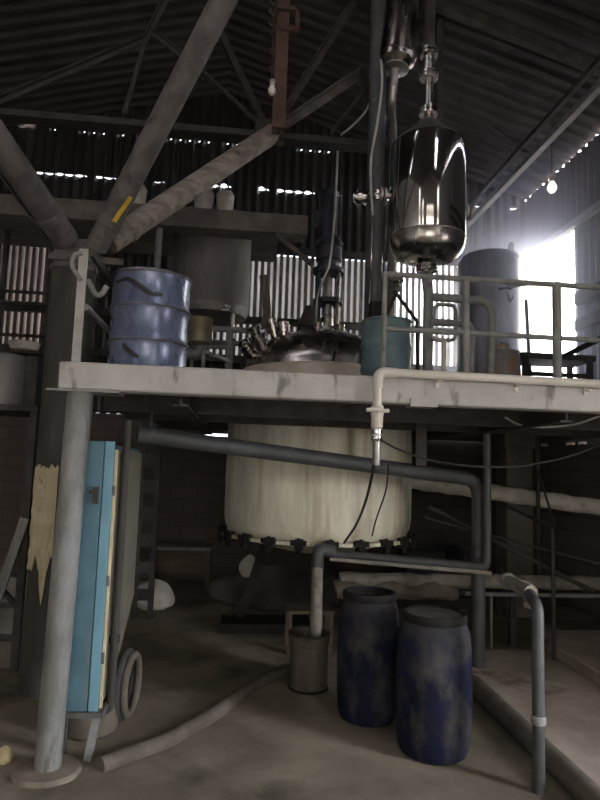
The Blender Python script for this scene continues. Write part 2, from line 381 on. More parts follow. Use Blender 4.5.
# upper back wall: dark sheets around three light panels, ragged daylight line under the gable sheets
PZ0, PZ1 = 3.38, 5.10
wins = [(XL+.5, xat(46, 300, YB)), (xat(168, 300, YB), xat(381, 300, YB)), (xat(386, 300, YB), xat(459, 300, YB))]
def inwin(x): return any(a < x < b_ for a, b_ in wins)
rg = random.Random(3)
def gapz(x, dense):
    px_ = int(x/.15)
    h = math.sin(px_*12.9898)*43758.5453; h -= math.floor(h)
    return h
sheet = MB()
sheet.v += corr((XL, YB, 0), (1, 0, 0), XR-XL, lambda u: 2.45 if not inwin(XL+u) else PZ1, lambda u: 6.15, (0, 1, 0)).v
m1 = corr((XL, YB, 0), (1, 0, 0), XR-XL, lambda u: 2.45 if not inwin(XL+u) else PZ1, lambda u: 6.15, (0, 1, 0))
def gap_low(u):
    x = XL+u; ph = (u/.15) % 1; h = gapz(x, 0)
    w = .04 if x < -2.0 else .055
    if -2.0 < x < -.75 or x > 1.2: w = .012 if h < .6 else .0
    return 6.15+(w*(.5+.5*math.sin(2*math.pi*ph))*(.4+.9*h) if h > .18 else 0)
m2 = corr((XL, YB, 0), (1, 0, 0), XR-XL, gap_low, lambda u: 6.88, (0, 1, 0))
def gap_hi(u):
    ph = (u/.15) % 1; h = gapz(XL+u+7, 0)
    return 6.88+(.018 if (.3 < ph < .55 and h > .35) else 0)
m3 = corr((XL, YB, 0), (1, 0, 0), XR-XL, gap_hi, lambda u: max(6.9, gable(XL+u)+.13) if gable(XL+u) > 6.9 else gap_hi(u)-.1, (0, 1, 0))
m4 = corr((XL, YB, 0), (1, 0, 0), XR-XL, lambda u: PZ0-.001 if not inwin(XL+u) else 2.45, lambda u: PZ0 if inwin(XL+u) else 0, (0, 1, 0))
m1.add(m2.v, m2.f); m1.add(m3.v, m3.f); m1.add(m4.v, m4.f)
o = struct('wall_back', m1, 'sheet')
# right wall with the loading opening
OY0, OY1, OZ0, OZ1 = 7.92, 9.42, 2.36, 5.2
def rtop(u): return EAVE-.036
LW = YB-YF
RFILL = [(.3, 1.5, .9, 2.6)]  # unseen opening added in this wall to light the cabinet side
def rbot(u):
    y = YF+u
    if OY0 < y < OY1: return OZ1
    for a, b_, z0, z1 in RFILL:
        if a < y < b_: return z1
    return 2.3
m1 = corr((XR, YF, 0), (0, 1, 0), LW, rbot, rtop, (1, 0, 0))
m2 = corr((XR, YF, 0), (0, 1, 0), LW, lambda u: 2.3, lambda u: 0, (1, 0, 0))
m1.add(m2.v, m2.f); struct('wall_right', m1, 'rightsheet')
mb = MB(); mb.box((XR, YF, 0), (XR+.2, .3, 2.3)); mb.box((XR, .3, 0), (XR+.2, 1.5, .9)); mb.box((XR, 1.5, 0), (XR+.2, YB, 2.17))
ys = [1.5]
for a, b_ in ((587, 578), (575, 566), (548, 541)): ys += [at(a, 440, X=XR).y, at(b_, 440, X=XR).y]
ys.append(YB)
for i in range(0, len(ys), 2): mb.box((XR, ys[i], 2.17), (XR+.2, ys[i+1], 2.215))
mb.box((XR, 1.5, 2.215), (XR+.2, YB, 2.3)); struct('wall_right', mb, M['blockx'])
LWIN = (-4.3, -3.5, 1.0, 6.0)
mb = MB(); mb.box((XL-.15, YF, 0), (XL, LWIN[0], EAVE)); mb.box((XL-.15, LWIN[1], 0), (XL, YB, EAVE)); mb.box((XL-.15, LWIN[0], 0), (XL, LWIN[1], LWIN[2])); mb.box((XL-.15, LWIN[0], LWIN[3]), (XL, LWIN[1], EAVE)); struct('wall_left', mb, 'plaster')
# front wall behind the camera: big doorway and tall windows
mb = MB(); opens = [(-4.6, -3.9, .9, 4.6), (-2.0, 1.6, 0, 3.9), (3.6, 4.2, .9, 6.0)]
xs = sorted({XL, XR, *[a for t in opens for a in t[:2]]})
for a, b_ in zip(xs, xs[1:]):
    op = [t for t in opens if t[0] <= a and t[1] >= b_]
    if op:
        if op[0][2] > 0: mb.box((a, YF-.2, 0), (b_, YF, op[0][2]))
        mb.box((a, YF-.2, op[0][3]), (b_, YF, 6.3))
    else: mb.box((a, YF-.2, 0), (b_, YF, 6.3))
mb.add([(XL, YF-.1, 6.3), (XR, YF-.1, 6.3), (XR, YF-.1, EAVE), (RIDX, YF-.1, RIDZ+.05), (XL, YF-.1, EAVE)], [(0, 1, 2, 3, 4)])
struct('wall_front', mb, 'plaster')
for k, (a, b_, c, d) in enumerate(SKY):
    mb = MB(); ff = lambda x_: (EAVE-.02)+(RIDZ-EAVE+.1)*(1-abs(x_-RIDX)/((XR+.35-RIDX) if x_ > RIDX else (RIDX-XL+.35)))
    mb.add([(a-.05, c-.05, ff(a-.05)), (b_+.05, c-.05, ff(b_+.05)), (b_+.05, d+.05, ff(b_+.05)), (a-.05, d+.05, ff(a-.05))], [(0, 1, 2, 3)]); struct('window_%d' % (k+4), mb, 'pane_clear')
# light panels
for i, ((a, b_), pm) in enumerate(zip(wins, ('pane_dirty', 'pane_grey', 'pane_clear'))):
    pm_ = corr((a-.04, YB+.06, 0), (1, 0, 0), b_-a+.08, lambda u: PZ0, lambda u: PZ1, (0, 1, 0), amp=.018, pitch=.1)
    w = struct('window_%d' % (i+1), pm_, pm)
    sl = MB(); x = a+.02
    for e_ in (a, b_): sl.box((e_-.07, YB+.03, PZ0), (e_+.05, YB+.05, PZ1))
    while x < b_-.02:
        sl.box((x, YB-.01, PZ0), (x+.052, YB+.012, PZ1)); x += .1
    obj('slat', sl, 'slat', w)
mb = MB()
for z in (3.36, 3.98, 5.13):
    mb = MB(); mb.channel((XL, YB-.1, z), (XR, YB-.1, z), .07, .1); struct('trim_%d' % (1+(3.36, 3.98, 5.13).index(z)), mb, 'darksteel')
for k, z in enumerate((zat(600, 289, 7.0) if False else at(600, 289, X=XR-.1).z, at(600, 317, X=XR-.1).z)):
    mb = MB(); mb.bar((XR-.1, 2.0, z), (XR-.1, OY0-.1, z), .12, .16); struct('trim_%d' % (4+k), mb, 'darksteel', bevel=.005)
mb = MB(); mb.bar((XR-.06, 5.5, OZ1+.05), (XR-.06, YB, OZ1+.05), .08, .1); struct('trim_6', mb, 'rail')
# frame of the opening
mb = MB()
for y in (OY0, OY1): mb.bar((XR-.02, y, OZ0), (XR-.02, y, OZ1), .09, .07)
mb.bar((XR-.02, OY0, OZ0), (XR-.02, OY1, OZ0), .09, .07); struct('door_1', mb, 'rail')
# neighbour outside
mb = MB(); mb.box((7.2, 6, 0), (7.5, 14, 3.35)); obj('brick_wall', mb, 'redbrick', label='low red brick wall outdoors, seen through the bright opening', cat='wall')
mb = MB(); mb.box((-30, -30, -.4), (30, 30, -.22)); obj('yard', mb, 'slab', kind='structure').name = 'floor_yard'

# ------------------------------------------------------------------ platform and reactor
RC = V((xat(318, 480, 6.8), 6.8, 0))
RB, RD = 1.005, .87
pl = thing('raised_platform', 'grey raised concrete working platform with plain fascia beam, carried by the round column', 'platform', (1.7, PY, DT))
PX0 = xat(58, 375, PY)
mb = MB()
n = 48; hole = 1.10; X0, X1, Y0, Y1 = PX0, XR-.035, PY+.14, YB-.035
for zz in (2.235, DZ):
    ring = []; outer = []
    for k in range(n):
        t = 2*math.pi*k/n; c, s_ = math.cos(t), math.sin(t)
        ring.append((RC.x+hole*c, RC.y+hole*s_, zz))
        tx = ((X1-RC.x)/c if c > 0 else (X0-RC.x)/c) if abs(c) > 1e-6 else 1e9
        ty = ((Y1-RC.y)/s_ if s_ > 0 else (Y0-RC.y)/s_) if abs(s_) > 1e-6 else 1e9
        tt = min(tx, ty); outer.append((RC.x+tt*c, RC.y+tt*s_, zz))
    mb.add(ring+outer, [(k, (k+1) % n, n+(k+1) % n, n+k) for k in range(n)])
for k in range(n):
    a = k; b_ = (k+1) % n
    mb.f.append((a, b_, 2*n+b_, 2*n+a)); mb.f.append((n+a, n+b_, 3*n+b_, 3*n+a))
# square corners
for cx in (X0, X1):
    for cy in (Y0, Y1): pass
mb.box((X0, Y0, 2.24), (X0+.6, RC.y-1.5, DZ-.004)); mb.box((X1-1.2, Y0, 2.24), (X1, Y0+1.3, DZ-.004)); mb.box((X1-1.2, Y1-1.0, 2.24), (X1, Y1, DZ-.004))
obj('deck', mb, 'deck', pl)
mb = MB(); mb.box((PX0, PY, DT), (XR-.06, PY+.14, DZ)); obj('fascia', mb, 'fascia', pl, bevel=.012)
mb = MB(); mb.box((PX0-.06, PY-.01, DT-.012), (PX0+.35, PY+.2, DT)); obj('bearing_plate', mb, 'rail', pl)
mb = MB(); mb.box((xat(413, 405, PY)-.02, PY-.015, DT-.015), (xat(437, 405, PY), PY+.1, DT+.035)); obj('patch_plate', mb, 'fascia', pl)
for y in (4.55, 5.35):
    mb = MB(); mb.channel((PX0+.1, y, 2.165), (XR-.1, y, 2.165), .09, .12); obj('joist', mb, 'darksteel', pl)
for x in (RC.x-1.25, RC.x+1.25):
    mb = MB(); mb.channel((x, PY+.14, 2.16), (x, 7.6, 2.16), .09, .12); obj('joist', mb, 'darksteel', pl)

# reactor
rv = thing('reactor_vessel', 'big cream jacketed reactor vessel with stainless domed lid, hung through the platform', 'tank', (RC.x, RC.y, .8))
zc = 1.03
prof = [(RB-.10, zc), (RB-.05, zc+.03), (RB-.015, zc+.10), (RB, zc+.2), (RB, zc+.55), (RB+.003, zc+.56), (RB, zc+.575), (RB, 2.54), (RB-.03, 2.61), (RB-.10, 2.645), (RD+.02, 2.655), (RD, 2.655)]
mb = MB(); mb.lathe(prof, RC, 72, ripple=lambda t, h: .004*math.sin(9*t)+.003*math.sin(23*t+h*3)); obj('jacket', mb, 'white', rv)
mb = MB(); mb.lathe([(RD+.0, 2.65), (RD+.015, 2.66), (RD+.015, 2.765), (RD, 2.78), (RD-.1, 2.78)], RC, 72); obj('collar', mb, 'band', rv)
mb = MB(); hh = .475
mb.lathe([(RD-.01, 2.77)]+[(max((RD-.015)*math.cos(a*math.pi/2/14), 0 if a == 14 else .001), 2.78+hh*math.sin(a*math.pi/2/14)) for a in range(15)], RC, 72)
obj('dome_lid', mb, 'steel', rv)
mb = MB(); mb.lathe([(0, .84), (.3, .855), (.6, .92), (.82, 1.0), (RB-.10, zc+.005)], RC, 56); obj('bottom_dish', mb, 'white', rv)
mb = MB(); mb.lathe([(RB-.12, zc-.012), (RB+.035, zc-.012), (RB+.035, zc+.018), (RB-.05, zc+.018)], RC, 72); obj('flange', mb, 'white', rv)
for k in range(22):
    t = 2*math.pi*(k+.5)/22; d = V((math.cos(t), math.sin(t), 0)); c = RC+d*(RB+.02); w = V((-d.y, d.x, 0))
    mb = MB(); mb.bar(c+V((0, 0, zc-.05)), c+V((0, 0, zc+.045)), .07, .09, hint=d)
    mb.bar(c+d*.02-w*.075+V((0, 0, zc+.015)), c+d*.02+w*.075+V((0, 0, zc+.015)), .04, .045)
    mb.tube([c+d*.02+V((0, 0, zc-.10)), c+d*.02+V((0, 0, zc+.06))], .014, 8)
    mb.lathe([(.028, zc-.085), (.028, zc-.05)], c+d*.02, 6)
    obj('clamp', mb, 'black', rv)
def dome_pt(px, py, lift=0):
    """point on the lid seen at px,py"""
    d = fw+(px-300)/F*rt+(400-py)/F*up
    C = V((RC.x, RC.y, 2.78)); sc = V((1/(RD-.015), 1/(RD-.015), 1/hh))
    o_ = V(((EYE.x-C.x)*sc.x, (EYE.y-C.y)*sc.y, (EYE.z-C.z)*sc.z)); q = V((d.x*sc.x, d.y*sc.y, d.z*sc.z))
    A = q.dot(q); B = 2*o_.dot(q); Cc = o_.dot(o_)-1; disc = B*B-4*A*Cc
    t = (-B-math.sqrt(max(disc, 0)))/(2*A); return EYE+d*t
def dome_at(x, y):
    q = 1-((x-RC.x)**2+(y-RC.y)**2)/(RD-.015)**2
    return V((x, y, 2.78+hh*math.sqrt(max(q, 0))))
def nozzle(px, Y, r, L, tilt=(0, 0, 1), name='nozzle', m='steel', cap=True):
    x = xat(px, 335, Y); p = dome_at(x, Y); t = V(tilt).normalized(); p = p-t*.04
    mb = MB(); mb.lathe([(r, 0), (r, L*.4), (r*1.45, L*.4), (r*1.45, L*.4+.03), (r*1.02, L*.4+.03), (r*1.02, L*.4+.038), (r*1.45, L*.4+.038), (r*1.45, L*.4+.068), (r*.95, L*.4+.07), (r*.95, L*.85), (r*1.2, L*.85), (r*1.2, L), (r*.5, L+.01)], p, 20, t)
    obj(name, mb, m, rv); return p+t*L
tip = nozzle(262, 6.45, .066, .27, (-.42, -.3, .85)); nozzle(276, 6.75, .055, .25, (-.3, -.1, .93)); nozzle(253, 6.55, .055, .22, (-.62, -.3, .7))
nozzle(284, 6.5, .05, .17, (-.12, -.15, 1)); nozzle(340, 6.55, .035, .11); nozzle(318, 6.45, .035, .10)
mb = MB(); p = dome_at(xat(306, 330, 6.7), 6.7); mb.lathe([(.10, -.05), (.10, .03), (.13, .035), (.13, .06), (.10, .065), (.085, .18), (.07, .27), (.06, .28)], p, 24, (.2, 0, 1)); obj('manhole_neck', mb, 'darksteel', rv)
# dark hose rising from the tilted nozzle
mb = MB(); a = at(266, 322, Y=6.75); b_ = at(263, 276, Y=6.8); mb.tube(curve([tip+V((0.02, 0.05, -.02)), a+V((0, .04, .02)), (a+b_)/2+V((.02, 0, 0)), b_]), .045, 14)
obj('dip_hose', mb, 'hose', label='short upright grey hose stub rising from the tilted lid nozzles', cat='hose')

# agitator
AX = xat(327.5, 300, 6.85); AY = 6.85; zb = dome_at(AX, AY).z-.02
ag = thing('mixer_drive', 'dark navy mixer motor and gearbox on a lantern stand above the dome lid', 'motor', (AX, AY, zb))
def zz(py): return zat(328, py, AY)
z300, z272, z240, z190 = zz(302), zz(272), zz(238), zz(192)
mb = MB(); mb.lathe([(.19, zb), (.19, zb+.05), (.13, zb+.05), (.13, zb+.09), (.075, zb+.10), (.075, zb+.2)], V((AX, AY, 0)), 28); obj('base_flange', mb, 'steel', ag)
for (dx, dy) in ((-.11, -.06), (.11, -.06), (-.11, .1), (.11, .1)):
    mb = MB(); mb.tube([(AX+dx, AY+dy, zb+.03), (AX+dx, AY+dy, z272)], .02 if dx > 0 else .026, 12); obj('lantern_post', mb, 'steel' if dx > 0 else 'navy', ag)
mb = MB(); mb.lathe([(.17, z300-.03), (.17, z300+.02)], V((AX, AY, 0)), 28); obj('lantern_plate', mb, 'navy', ag)
mb = MB(); mb.tube([(AX, AY, zb+.1), (AX, AY, z272)], .03, 14); mb.lathe([(.06, z300-.15), (.06, z300-.05)], V((AX, AY, 0)), 18); obj('shaft', mb, 'dullsteel', ag)
mb = MB(); mb.lathe([(.18, z272-.02), (.18, z272+.03), (.12, z272+.03), (.12, z272+.12), (.15, z272+.13), (.15, z240-.12), (.165, z240-.12), (.165, z240-.07), (.12, z240)], V((AX, AY, 0)), 28); obj('gearbox', mb, 'navy', ag)
mb = MB(); mb.lathe([(.13, z240-.02), (.13, z240), (.11, z240+.01), (.11, z190-.08), (.12, z190-.08), (.12, z190-.01), (.07, z190)], V((AX-.02, AY, 0)), 32, ripple=lambda t, h: .02*math.sin(24*t)); mb.box((AX-.2, AY-.06, z240+.15), (AX-.1, AY+.08, z240+.3)); obj('motor', mb, 'navy', ag)
# pale cable hanging beside the motor
mb = MB(); mb.tube(curve([at(338, 146, Y=6.5), at(336, 190, Y=6.5), at(333, 235, Y=6.5), at(329, 265, Y=6.5), at(322, 283, Y=6.55), at(317, 300, Y=6.6), at(316, 328, Y=6.6)]), .013, 8)
obj('power_cable', mb, 'palecable', label='pale grey cable hanging down past the navy mixer motor', cat='cable')

# ------------------------------------------------------------------ stainless receiver
QY = 4.95; QX = xat(427.5, 190, QY); qc = V((QX, QY, 0)); QR = 39.5*QY/F/1.0*1.012
def zq(py): return zat(427, py, QY)
rc = thing('receiver_tank', 'polished stainless receiver tank with cone top, hanging above the platform railing', 'tank', (QX, QY, zq(266)))
zt, zl, zbm = zq(146), zq(240), zq(263)
mb = MB(); mb.lathe([(QR*.98, zl), (QR, zl+.01), (QR, zt-.03), (QR*.985, zt-.01), (QR*.95, zt)], qc, 64); obj('shell', mb, 'mirror', rc)
mb = MB(); mb.lathe([(QR*.95, zt-.002), (QR*.9, zt+.02), (QR*.5, zt+.13), (.06, zt+.235), (.045, zt+.24)], qc, 64); obj('cone_top', mb, 'dullsteel', rc)
mb = MB(); mb.lathe([(.05, zbm-.02)]+[(QR*math.sin(a*math.pi/2/14)**.62, zl-(zl-zbm)*math.cos(a*math.pi/2/14)**.9) for a in range(1, 14)]+[(QR, zl)], qc, 64); obj('dished_bottom', mb, 'steel', rc)
mb = MB(); mb.torus(qc+V((0, 0, zl+.004)), QR, .007, n=64, m=8); obj('weld_seam', mb, 'dullsteel', rc)
mb = MB(); mb.lathe([(.045, zq(272)), (.045, zq(262)+.03)], qc, 20); mb.lathe([(.09, zq(268)), (.09, zq(268)+.022)], qc, 24); mb.lathe([(.09, zq(268)-.03), (.09, zq(268)-.006)], qc, 24); obj('bottom_nozzle', mb, 'steel', rc)
mb = MB(); mb.tube([(QX, QY, zt+.2), (QX, QY, zq(52))], .036, 16)
for py in (112, 76, 53): mb.lathe([(.08, zq(py)-.028), (.08, zq(py)-.004), (.045, zq(py)-.004), (.045, zq(py)+.004), (.08, zq(py)+.004), (.08, zq(py)+.028)], qc, 24)
mb.lathe([(.05, zq(72)), (.055, zq(58))], qc, 20); obj('top_nozzle', mb, 'steel', rc)
mb = MB(); mb.tube([(QX, QY, zq(52)), (QX, QY, zq(-40))], .05, 14); obj('vent_pipe', mb, 'darksteel', rc)
for sx, py in ((-1, 196), (1, 207)):
    z = zq(py); mb = MB(); x0 = QX+sx*(QR-.02)
    mb.tube([(x0, QY+.05, z), (x0+sx*.12, QY+.05, z)], .032, 14)
    for k in (0.05, .085): mb.lathe([(.07, k), (.07, k+.022)], (x0, QY+.05, z), 20, (sx, 0, 0))
    obj('side_nozzle', mb, 'dullsteel', rc)

# condenser, inclined
cy = 5.0; a = at(409, -40, Y=cy); b_ = at(396, 66, Y=cy); ax = (b_-a).normalized(); L = (b_-a).length
cn = thing('condenser', 'shiny stainless condenser cylinder hanging at the top edge above the receiver', 'condenser', b_)
mb = MB(); mb.lathe([(.163, 0), (.165, .01), (.165, L-.12), (.163, L-.1), (.169, L-.095), (.169, L-.08), (.163, L-.075), (.155, L-.03), (.10, L+.02)], a, 44, ax); obj('shell', mb, 'copper', cn)
mb = MB(); mb.lathe([(.09, L+.015), (.115, L+.02), (.115, L+.035), (.05, L+.05), (.035, L+.1), (.035, L+.2)], a, 32, ax); obj('outlet_cone', mb, 'dullsteel', cn)
mb = MB(); p = a+ax*(L+.19); xq = xat(393, 180, 5.42); mb.tube([p, V((p.x, p.y+.05, p.z-.12)), V((xq, 5.42, p.z-.3)), V((xq, 5.42, zat(393, 318, 5.42)))], .036, 14, bend=.08); obj('drain_line', mb, 'dullsteel', cn)
# dark vapour column and its fittings
vx = xat(376, 160, 5.05); vp = thing('vapour_pipe', 'tall dark grey riser pipe beside the stainless receiver', 'pipe', (vx, 5.05, DZ))
mb = MB(); mb.tube([(vx, 5.05, DZ), (vx, 5.05, 6.9)], .075, 24); obj('riser', mb, 'pipe', vp)
zf = zat(376, 199, 5.05); mb = MB(); mb.lathe([(.10, zf-.04), (.10, zf-.01), (.08, zf-.01), (.08, zf+.01), (.10, zf+.01), (.10, zf+.04)], (vx, 5.05, 0), 24); mb.tube([(vx, 5.03, zf), (QX-QR-.1, 5.0, zf)], .032, 12); obj('flange', mb, 'steel', vp)
mb = MB(); mb.tube([(vx-.19, 5.05, zf), (vx-.05, 5.05, zf)], .045, 14); mb.lathe([(.07, 0), (.07, .03)], (vx-.16, 5.05, zf), 20, (1, 0, 0)); mb.lathe([(.05, 0), (.055, .05), (.02, .09)], (vx-.02, 5.05, zf+.0), 14, (0, 0, 1)); obj('branch', mb, 'steel', vp)
mb = MB(); mb.tube([(vx-.045, 4.965, zat(374, 320, 5)), (vx-.045, 4.965, zat(374, 205, 5))], .012, 8); obj('bright_tube', mb, 'chrome', vp)
# pale cable up the riser
mb = MB(); mb.tube(curve([at(381, 60, Y=4.9), at(382, 85, Y=4.9), at(377, 125, Y=4.9), at(371, 160, Y=4.92), at(371, 190, Y=4.94), at(373, 215, Y=4.95)]), .011, 8)
obj('power_cable', mb, 'palecable', label='pale cable running down the front of the dark riser pipe', cat='cable')
mb = MB(); mb.tube(curve([at(341, 135, Y=6.0), at(352, 126, Y=5.8), at(365, 112, Y=5.4), at(374, 92, Y=5.0)]), .01, 8)
obj('power_cable', mb, 'palecable', label='short pale cable sagging from the truss to the dark riser pipe', cat='cable')

# ------------------------------------------------------------------ drums on the platform
dy = 4.45; c = V((xat(147.5, 363, dy), dy, DZ)); R0 = .272; H = zat(150, 268, dy-.27)-DZ
sd = thing('steel_drum', 'blue painted glossy steel drum with black scrawls standing on the platform', 'drum', c)
def ribp(R, H):
    p = [(R*.96, 0), (R*1.015, .004), (R*1.015, .022), (R, .03)]
    for f in (.335, .66):
        h = H*f; p += [(R, h-.035), (R*1.03, h-.015), (R*1.045, h), (R*1.03, h+.015), (R, h+.035)]
    return p+[(R, H-.03), (R*1.015, H-.022), (R*1.02, H-.008), (R*1.01, H), (R*.98, H), (R*.97, H-.018), (0, H-.018)]
mb = MB(); mb.lathe(ribp(R0, H), c, 64); dsh = obj('shell', mb, 'drum', sd)
for f in (.335, .66):
    mb = MB(); mb.torus(c+V((0, 0, H*f)), R0*1.042, .009, n=64, m=8); obj('hoop', mb, 'rim', sd)
mb = MB(); mb.torus(c+V((0, 0, H-.008)), R0*1.0, .014, n=64, m=8); obj('top_rim', mb, 'rim', sd)
def stroke(pts, w):
    mb = MB()
    P = []
    for (px_, py_) in pts:
        d = fw+(px_-300)/F*rt+(400-py_)/F*up
        o2 = V((EYE.x-c.x, EYE.y-c.y)); q = V((d.x, d.y)); A = q.dot(q); B = 2*o2.dot(q); Cc = o2.dot(o2)-(R0*1.002+.001)**2
        t = (-B-math.sqrt(max(0, B*B-4*A*Cc)))/(2*A); P.append(EYE+d*t)
    P = curve(P, 5); n = len(P); vs = []
    for i, p in enumerate(P):
        t = (P[min(i+1, n-1)]-P[max(i-1, 0)]).normalized(); nr = V((p.x-c.x, p.y-c.y, 0)).normalized(); b2 = nr.cross(t).normalized()
        ww = w*(.6+.4*math.sin(math.pi*i/(n-1)))
        for k in (-1, 1): 
            for e in (0, .003): vs.append(p+b2*ww*k+nr*e)
    fs = []
    for i in range(n-1):
        a0 = i*4; b0 = a0+4; fs += [(a0+1, a0+3, b0+3, b0+1), (a0, b0, b0+2, a0+2), (a0, a0+1, b0+1, b0), (a0+2, b0+2, b0+3, a0+3)]
    fs += [(0, 2, 3, 1), (4*n-4, 4*n-3, 4*n-1, 4*n-2)]
    mb.add(vs, fs); return mb
obj('paint_mark', stroke([(117, 282), (128, 279), (138, 285), (150, 293), (163, 295)], .017), 'mark', dsh)
obj('paint_mark', stroke([(123, 344), (130, 352), (139, 357)], .016), 'mark', dsh)

tY = 4.75; c = V((xat(386, 360, tY), tY, DZ)); H = zat(386, 322, tY)-DZ; R1 = .195
td = thing('teal_drum', 'worn teal painted metal drum standing behind the cream plastic elbow pipe', 'drum', c)
mb = MB(); mb.lathe(ribp(R1, H), c, 48); obj('shell', mb, 'teal', td)
mb = MB(); mb.torus(c+V((0, 0, H-.008)), R1, .012, n=48, m=8); obj('top_rim', mb, 'teal', td)
mb = MB(); p = c+V((-.09, -.05, H-.02)); mb.box((p.x-.06, p.y-.06, p.z), (p.x+.06, p.y+.06, p.z+.16)); obj('pump_box', mb, 'black', td, bevel=.008)

# ------------------------------------------------------------------ grey storage tank, frame and mezzanine beam
gY = 7.75; gc = V((xat(211, 280, gY), gY, 0)); gR = 36*gY/F*1.09
def zg(py): return zat(211, py, gY)
FZ = zat(230, 331, 7.6)
st = thing('storage_tank', 'plain grey upright storage tank standing on the angle iron frame', 'tank', (gc.x, gY, FZ))
mb = MB(); mb.lathe([(.06, zg(323)), (gR*.6, zg(322)), (gR*.93, zg(318)), (gR, zg(311)), (gR, zg(310)), (gR*1.008, zg(309.5)), (gR, zg(309)), (gR, zg(222)), (gR*.97, zg(220)), (gR*.5, zg(214)), (0, zg(212))], gc, 56); obj('shell', mb, 'tanktint', st)
vx_ = xat(226, 315, 7.35)
mb = MB(); mb.tube([(vx_, 7.4, zg(309)), (vx_, 7.33, zg(313)), (vx_, 7.33, zg(318))], .025, 12); mb.lathe([(.05, 0), (.05, .02)], (vx_, 7.33, zg(315)), 16); mb.bar((vx_-.07, 7.3, zg(318)), (vx_+.05, 7.3, zg(318)), .015, .02); obj('outlet_valve', mb, 'steel', st)
for k in range(4):
    t = math.pi/4+k*math.pi/2; mb = MB(); p = gc+V((math.cos(t)*gR*.85, math.sin(t)*gR*.85, 0)); mb.tube([(p.x, p.y, FZ), (p.x, p.y, zg(314))], .03, 12); obj('leg', mb, 'dullsteel', st)
fr = thing('angle_frame', 'grey painted angle iron frame carrying the grey storage tank', 'frame', (gc.x, gY, DZ))
fx0, fx1 = gc.x-.5, xat(258, 332, 7.4); fy0, fy1 = 7.35, 8.2; px_post = xat(229, 350, 7.35)
for y in (fy0, fy1):
    mb = MB(); mb.angle((fx0, y, FZ-.03), (fx1, y, FZ-.03), .07, .012); obj('rail', mb, 'pipe2', fr)
    mb = MB(); mb.angle((fx0, y, zat(220, 347, 7.35)), (px_post, y, zat(220, 347, 7.35)), .05, .01); obj('rail', mb, 'pipe2', fr)
for x in (fx0, px_post, fx1):
    mb = MB(); mb.angle((x, fy0, FZ-.03), (x, fy1, FZ-.03), .06, .01); obj('rail', mb, 'pipe2', fr)
    for y in (fy0, fy1):
        if x == fx1 : continue
        mb = MB(); mb.angle((x, y, DZ), (x, y, FZ-.03), .07, .012); obj('leg', mb, 'pipe2', fr)
# small olive pot with elbow
pY = 6.55; c = V((xat(200, 332, pY), pY, 0)); z0 = zat(200, 343, pY); z1 = zat(200, 319, pY)
pt = thing('metal_pot', 'small olive metal pot with bent outlet pipe below the grey storage tank', 'pot', (c.x, pY, DZ))
mb = MB(); mb.lathe([(.05, z0-.03), (.125, z0), (.13, z0+.01), (.13, z1-.01), (.137, z1), (.13, z1+.005), (.11, z1-.02), (0, z1-.03)], c, 36); obj('body', mb, 'pot', pt)
mb = MB(); mb.tube([(c.x, pY, z0-.02), (c.x, pY, z0-.12), (c.x-.25, pY, z0-.14)], .05, 16, bend=.08); obj('outlet_elbow', mb, 'pipe2', pt)
mb = MB(); mb.bar((c.x-.13, pY+.05, z0-.02), (px_post, 7.33, z0-.05), .04, .04); mb.bar((c.x+.05, pY, z0-.02), (c.x+.05, pY, DZ), .035, .035); mb.bar((c.x-.08, pY+.1, z0-.02), (c.x-.08, pY+.1, DZ), .035, .035); obj('stand', mb, 'pipe2', pt)
# mezzanine
mY = 7.0; zt_, zb_ = zat(150, 204, mY), zat(150, 224, mY); xe = xat(308, 220, mY)
mz = thing('concrete_beam', 'long dusty concrete beam crossing behind the roof column at high level', 'beam', ((XL+xe)/2, mY, zb_))
mb = MB(); mb.box((XL, mY, zb_), (xe, mY+.3, zt_)); obj('beam', mb, 'beam', mz, bevel=.01)
mb = MB(); mb.box((XL, mY+.25, zt_-.06), (xe-.3, mY+1.6, zt_-.005)); obj('slab', mb, 'beam', mz)
mb = MB(); mb.channel((xe-.35, mY+.15, zb_), (xe-.35, mY+.15, zb_+.0-.0+.001), .05, .05) if False else mb.tube([(xat(158, 250, mY+.1), mY+.12, DZ), (xat(158, 250, mY+.1), mY+.12, zb_)], .04, 14); obj('prop', mb, 'pipe2', mz)
mb = MB(); mb.bar(at(300, 225, Y=mY+.1), at(279, 235, Y=mY+.1), .04, .04); mb.bar(at(276, 235, Y=6.9), at(312, 264, Y=6.9), .05, .05); obj('knee_brace', mb, 'strut', mz)
for i, (px_, py_, w, lab) in enumerate(((137, 203, 17, 'pale plastic tub on the high concrete beam between two roof braces, leftmost of the three'), (204, 203, 19, 'pale plastic tub in the middle of the three on the high concrete beam'), (225, 205, 17, 'pale plastic tub on the high concrete beam, rightmost of the three'))):
    yy = mY+.15; x = xat(px_, py_, yy); r = w/2*yy/F*1.05; h = .27
    t = thing('plastic_tub', lab, 'tub', (x, yy, zt_), 'pale tubs on the high beam')
    mb = MB(); mb.lathe([(r*.9, 0), (r, h*.55), (r*1.0, h*.75)], (x, yy, zt_), 28); obj('body', mb, 'sack', t)
    mb = MB(); mb.lathe([(r*1.05, h*.72), (r*1.05, h*.85), (r*.8, h), (0, h*1.05)], (x, yy, zt_), 28); obj('lid', mb, 'sack', t)

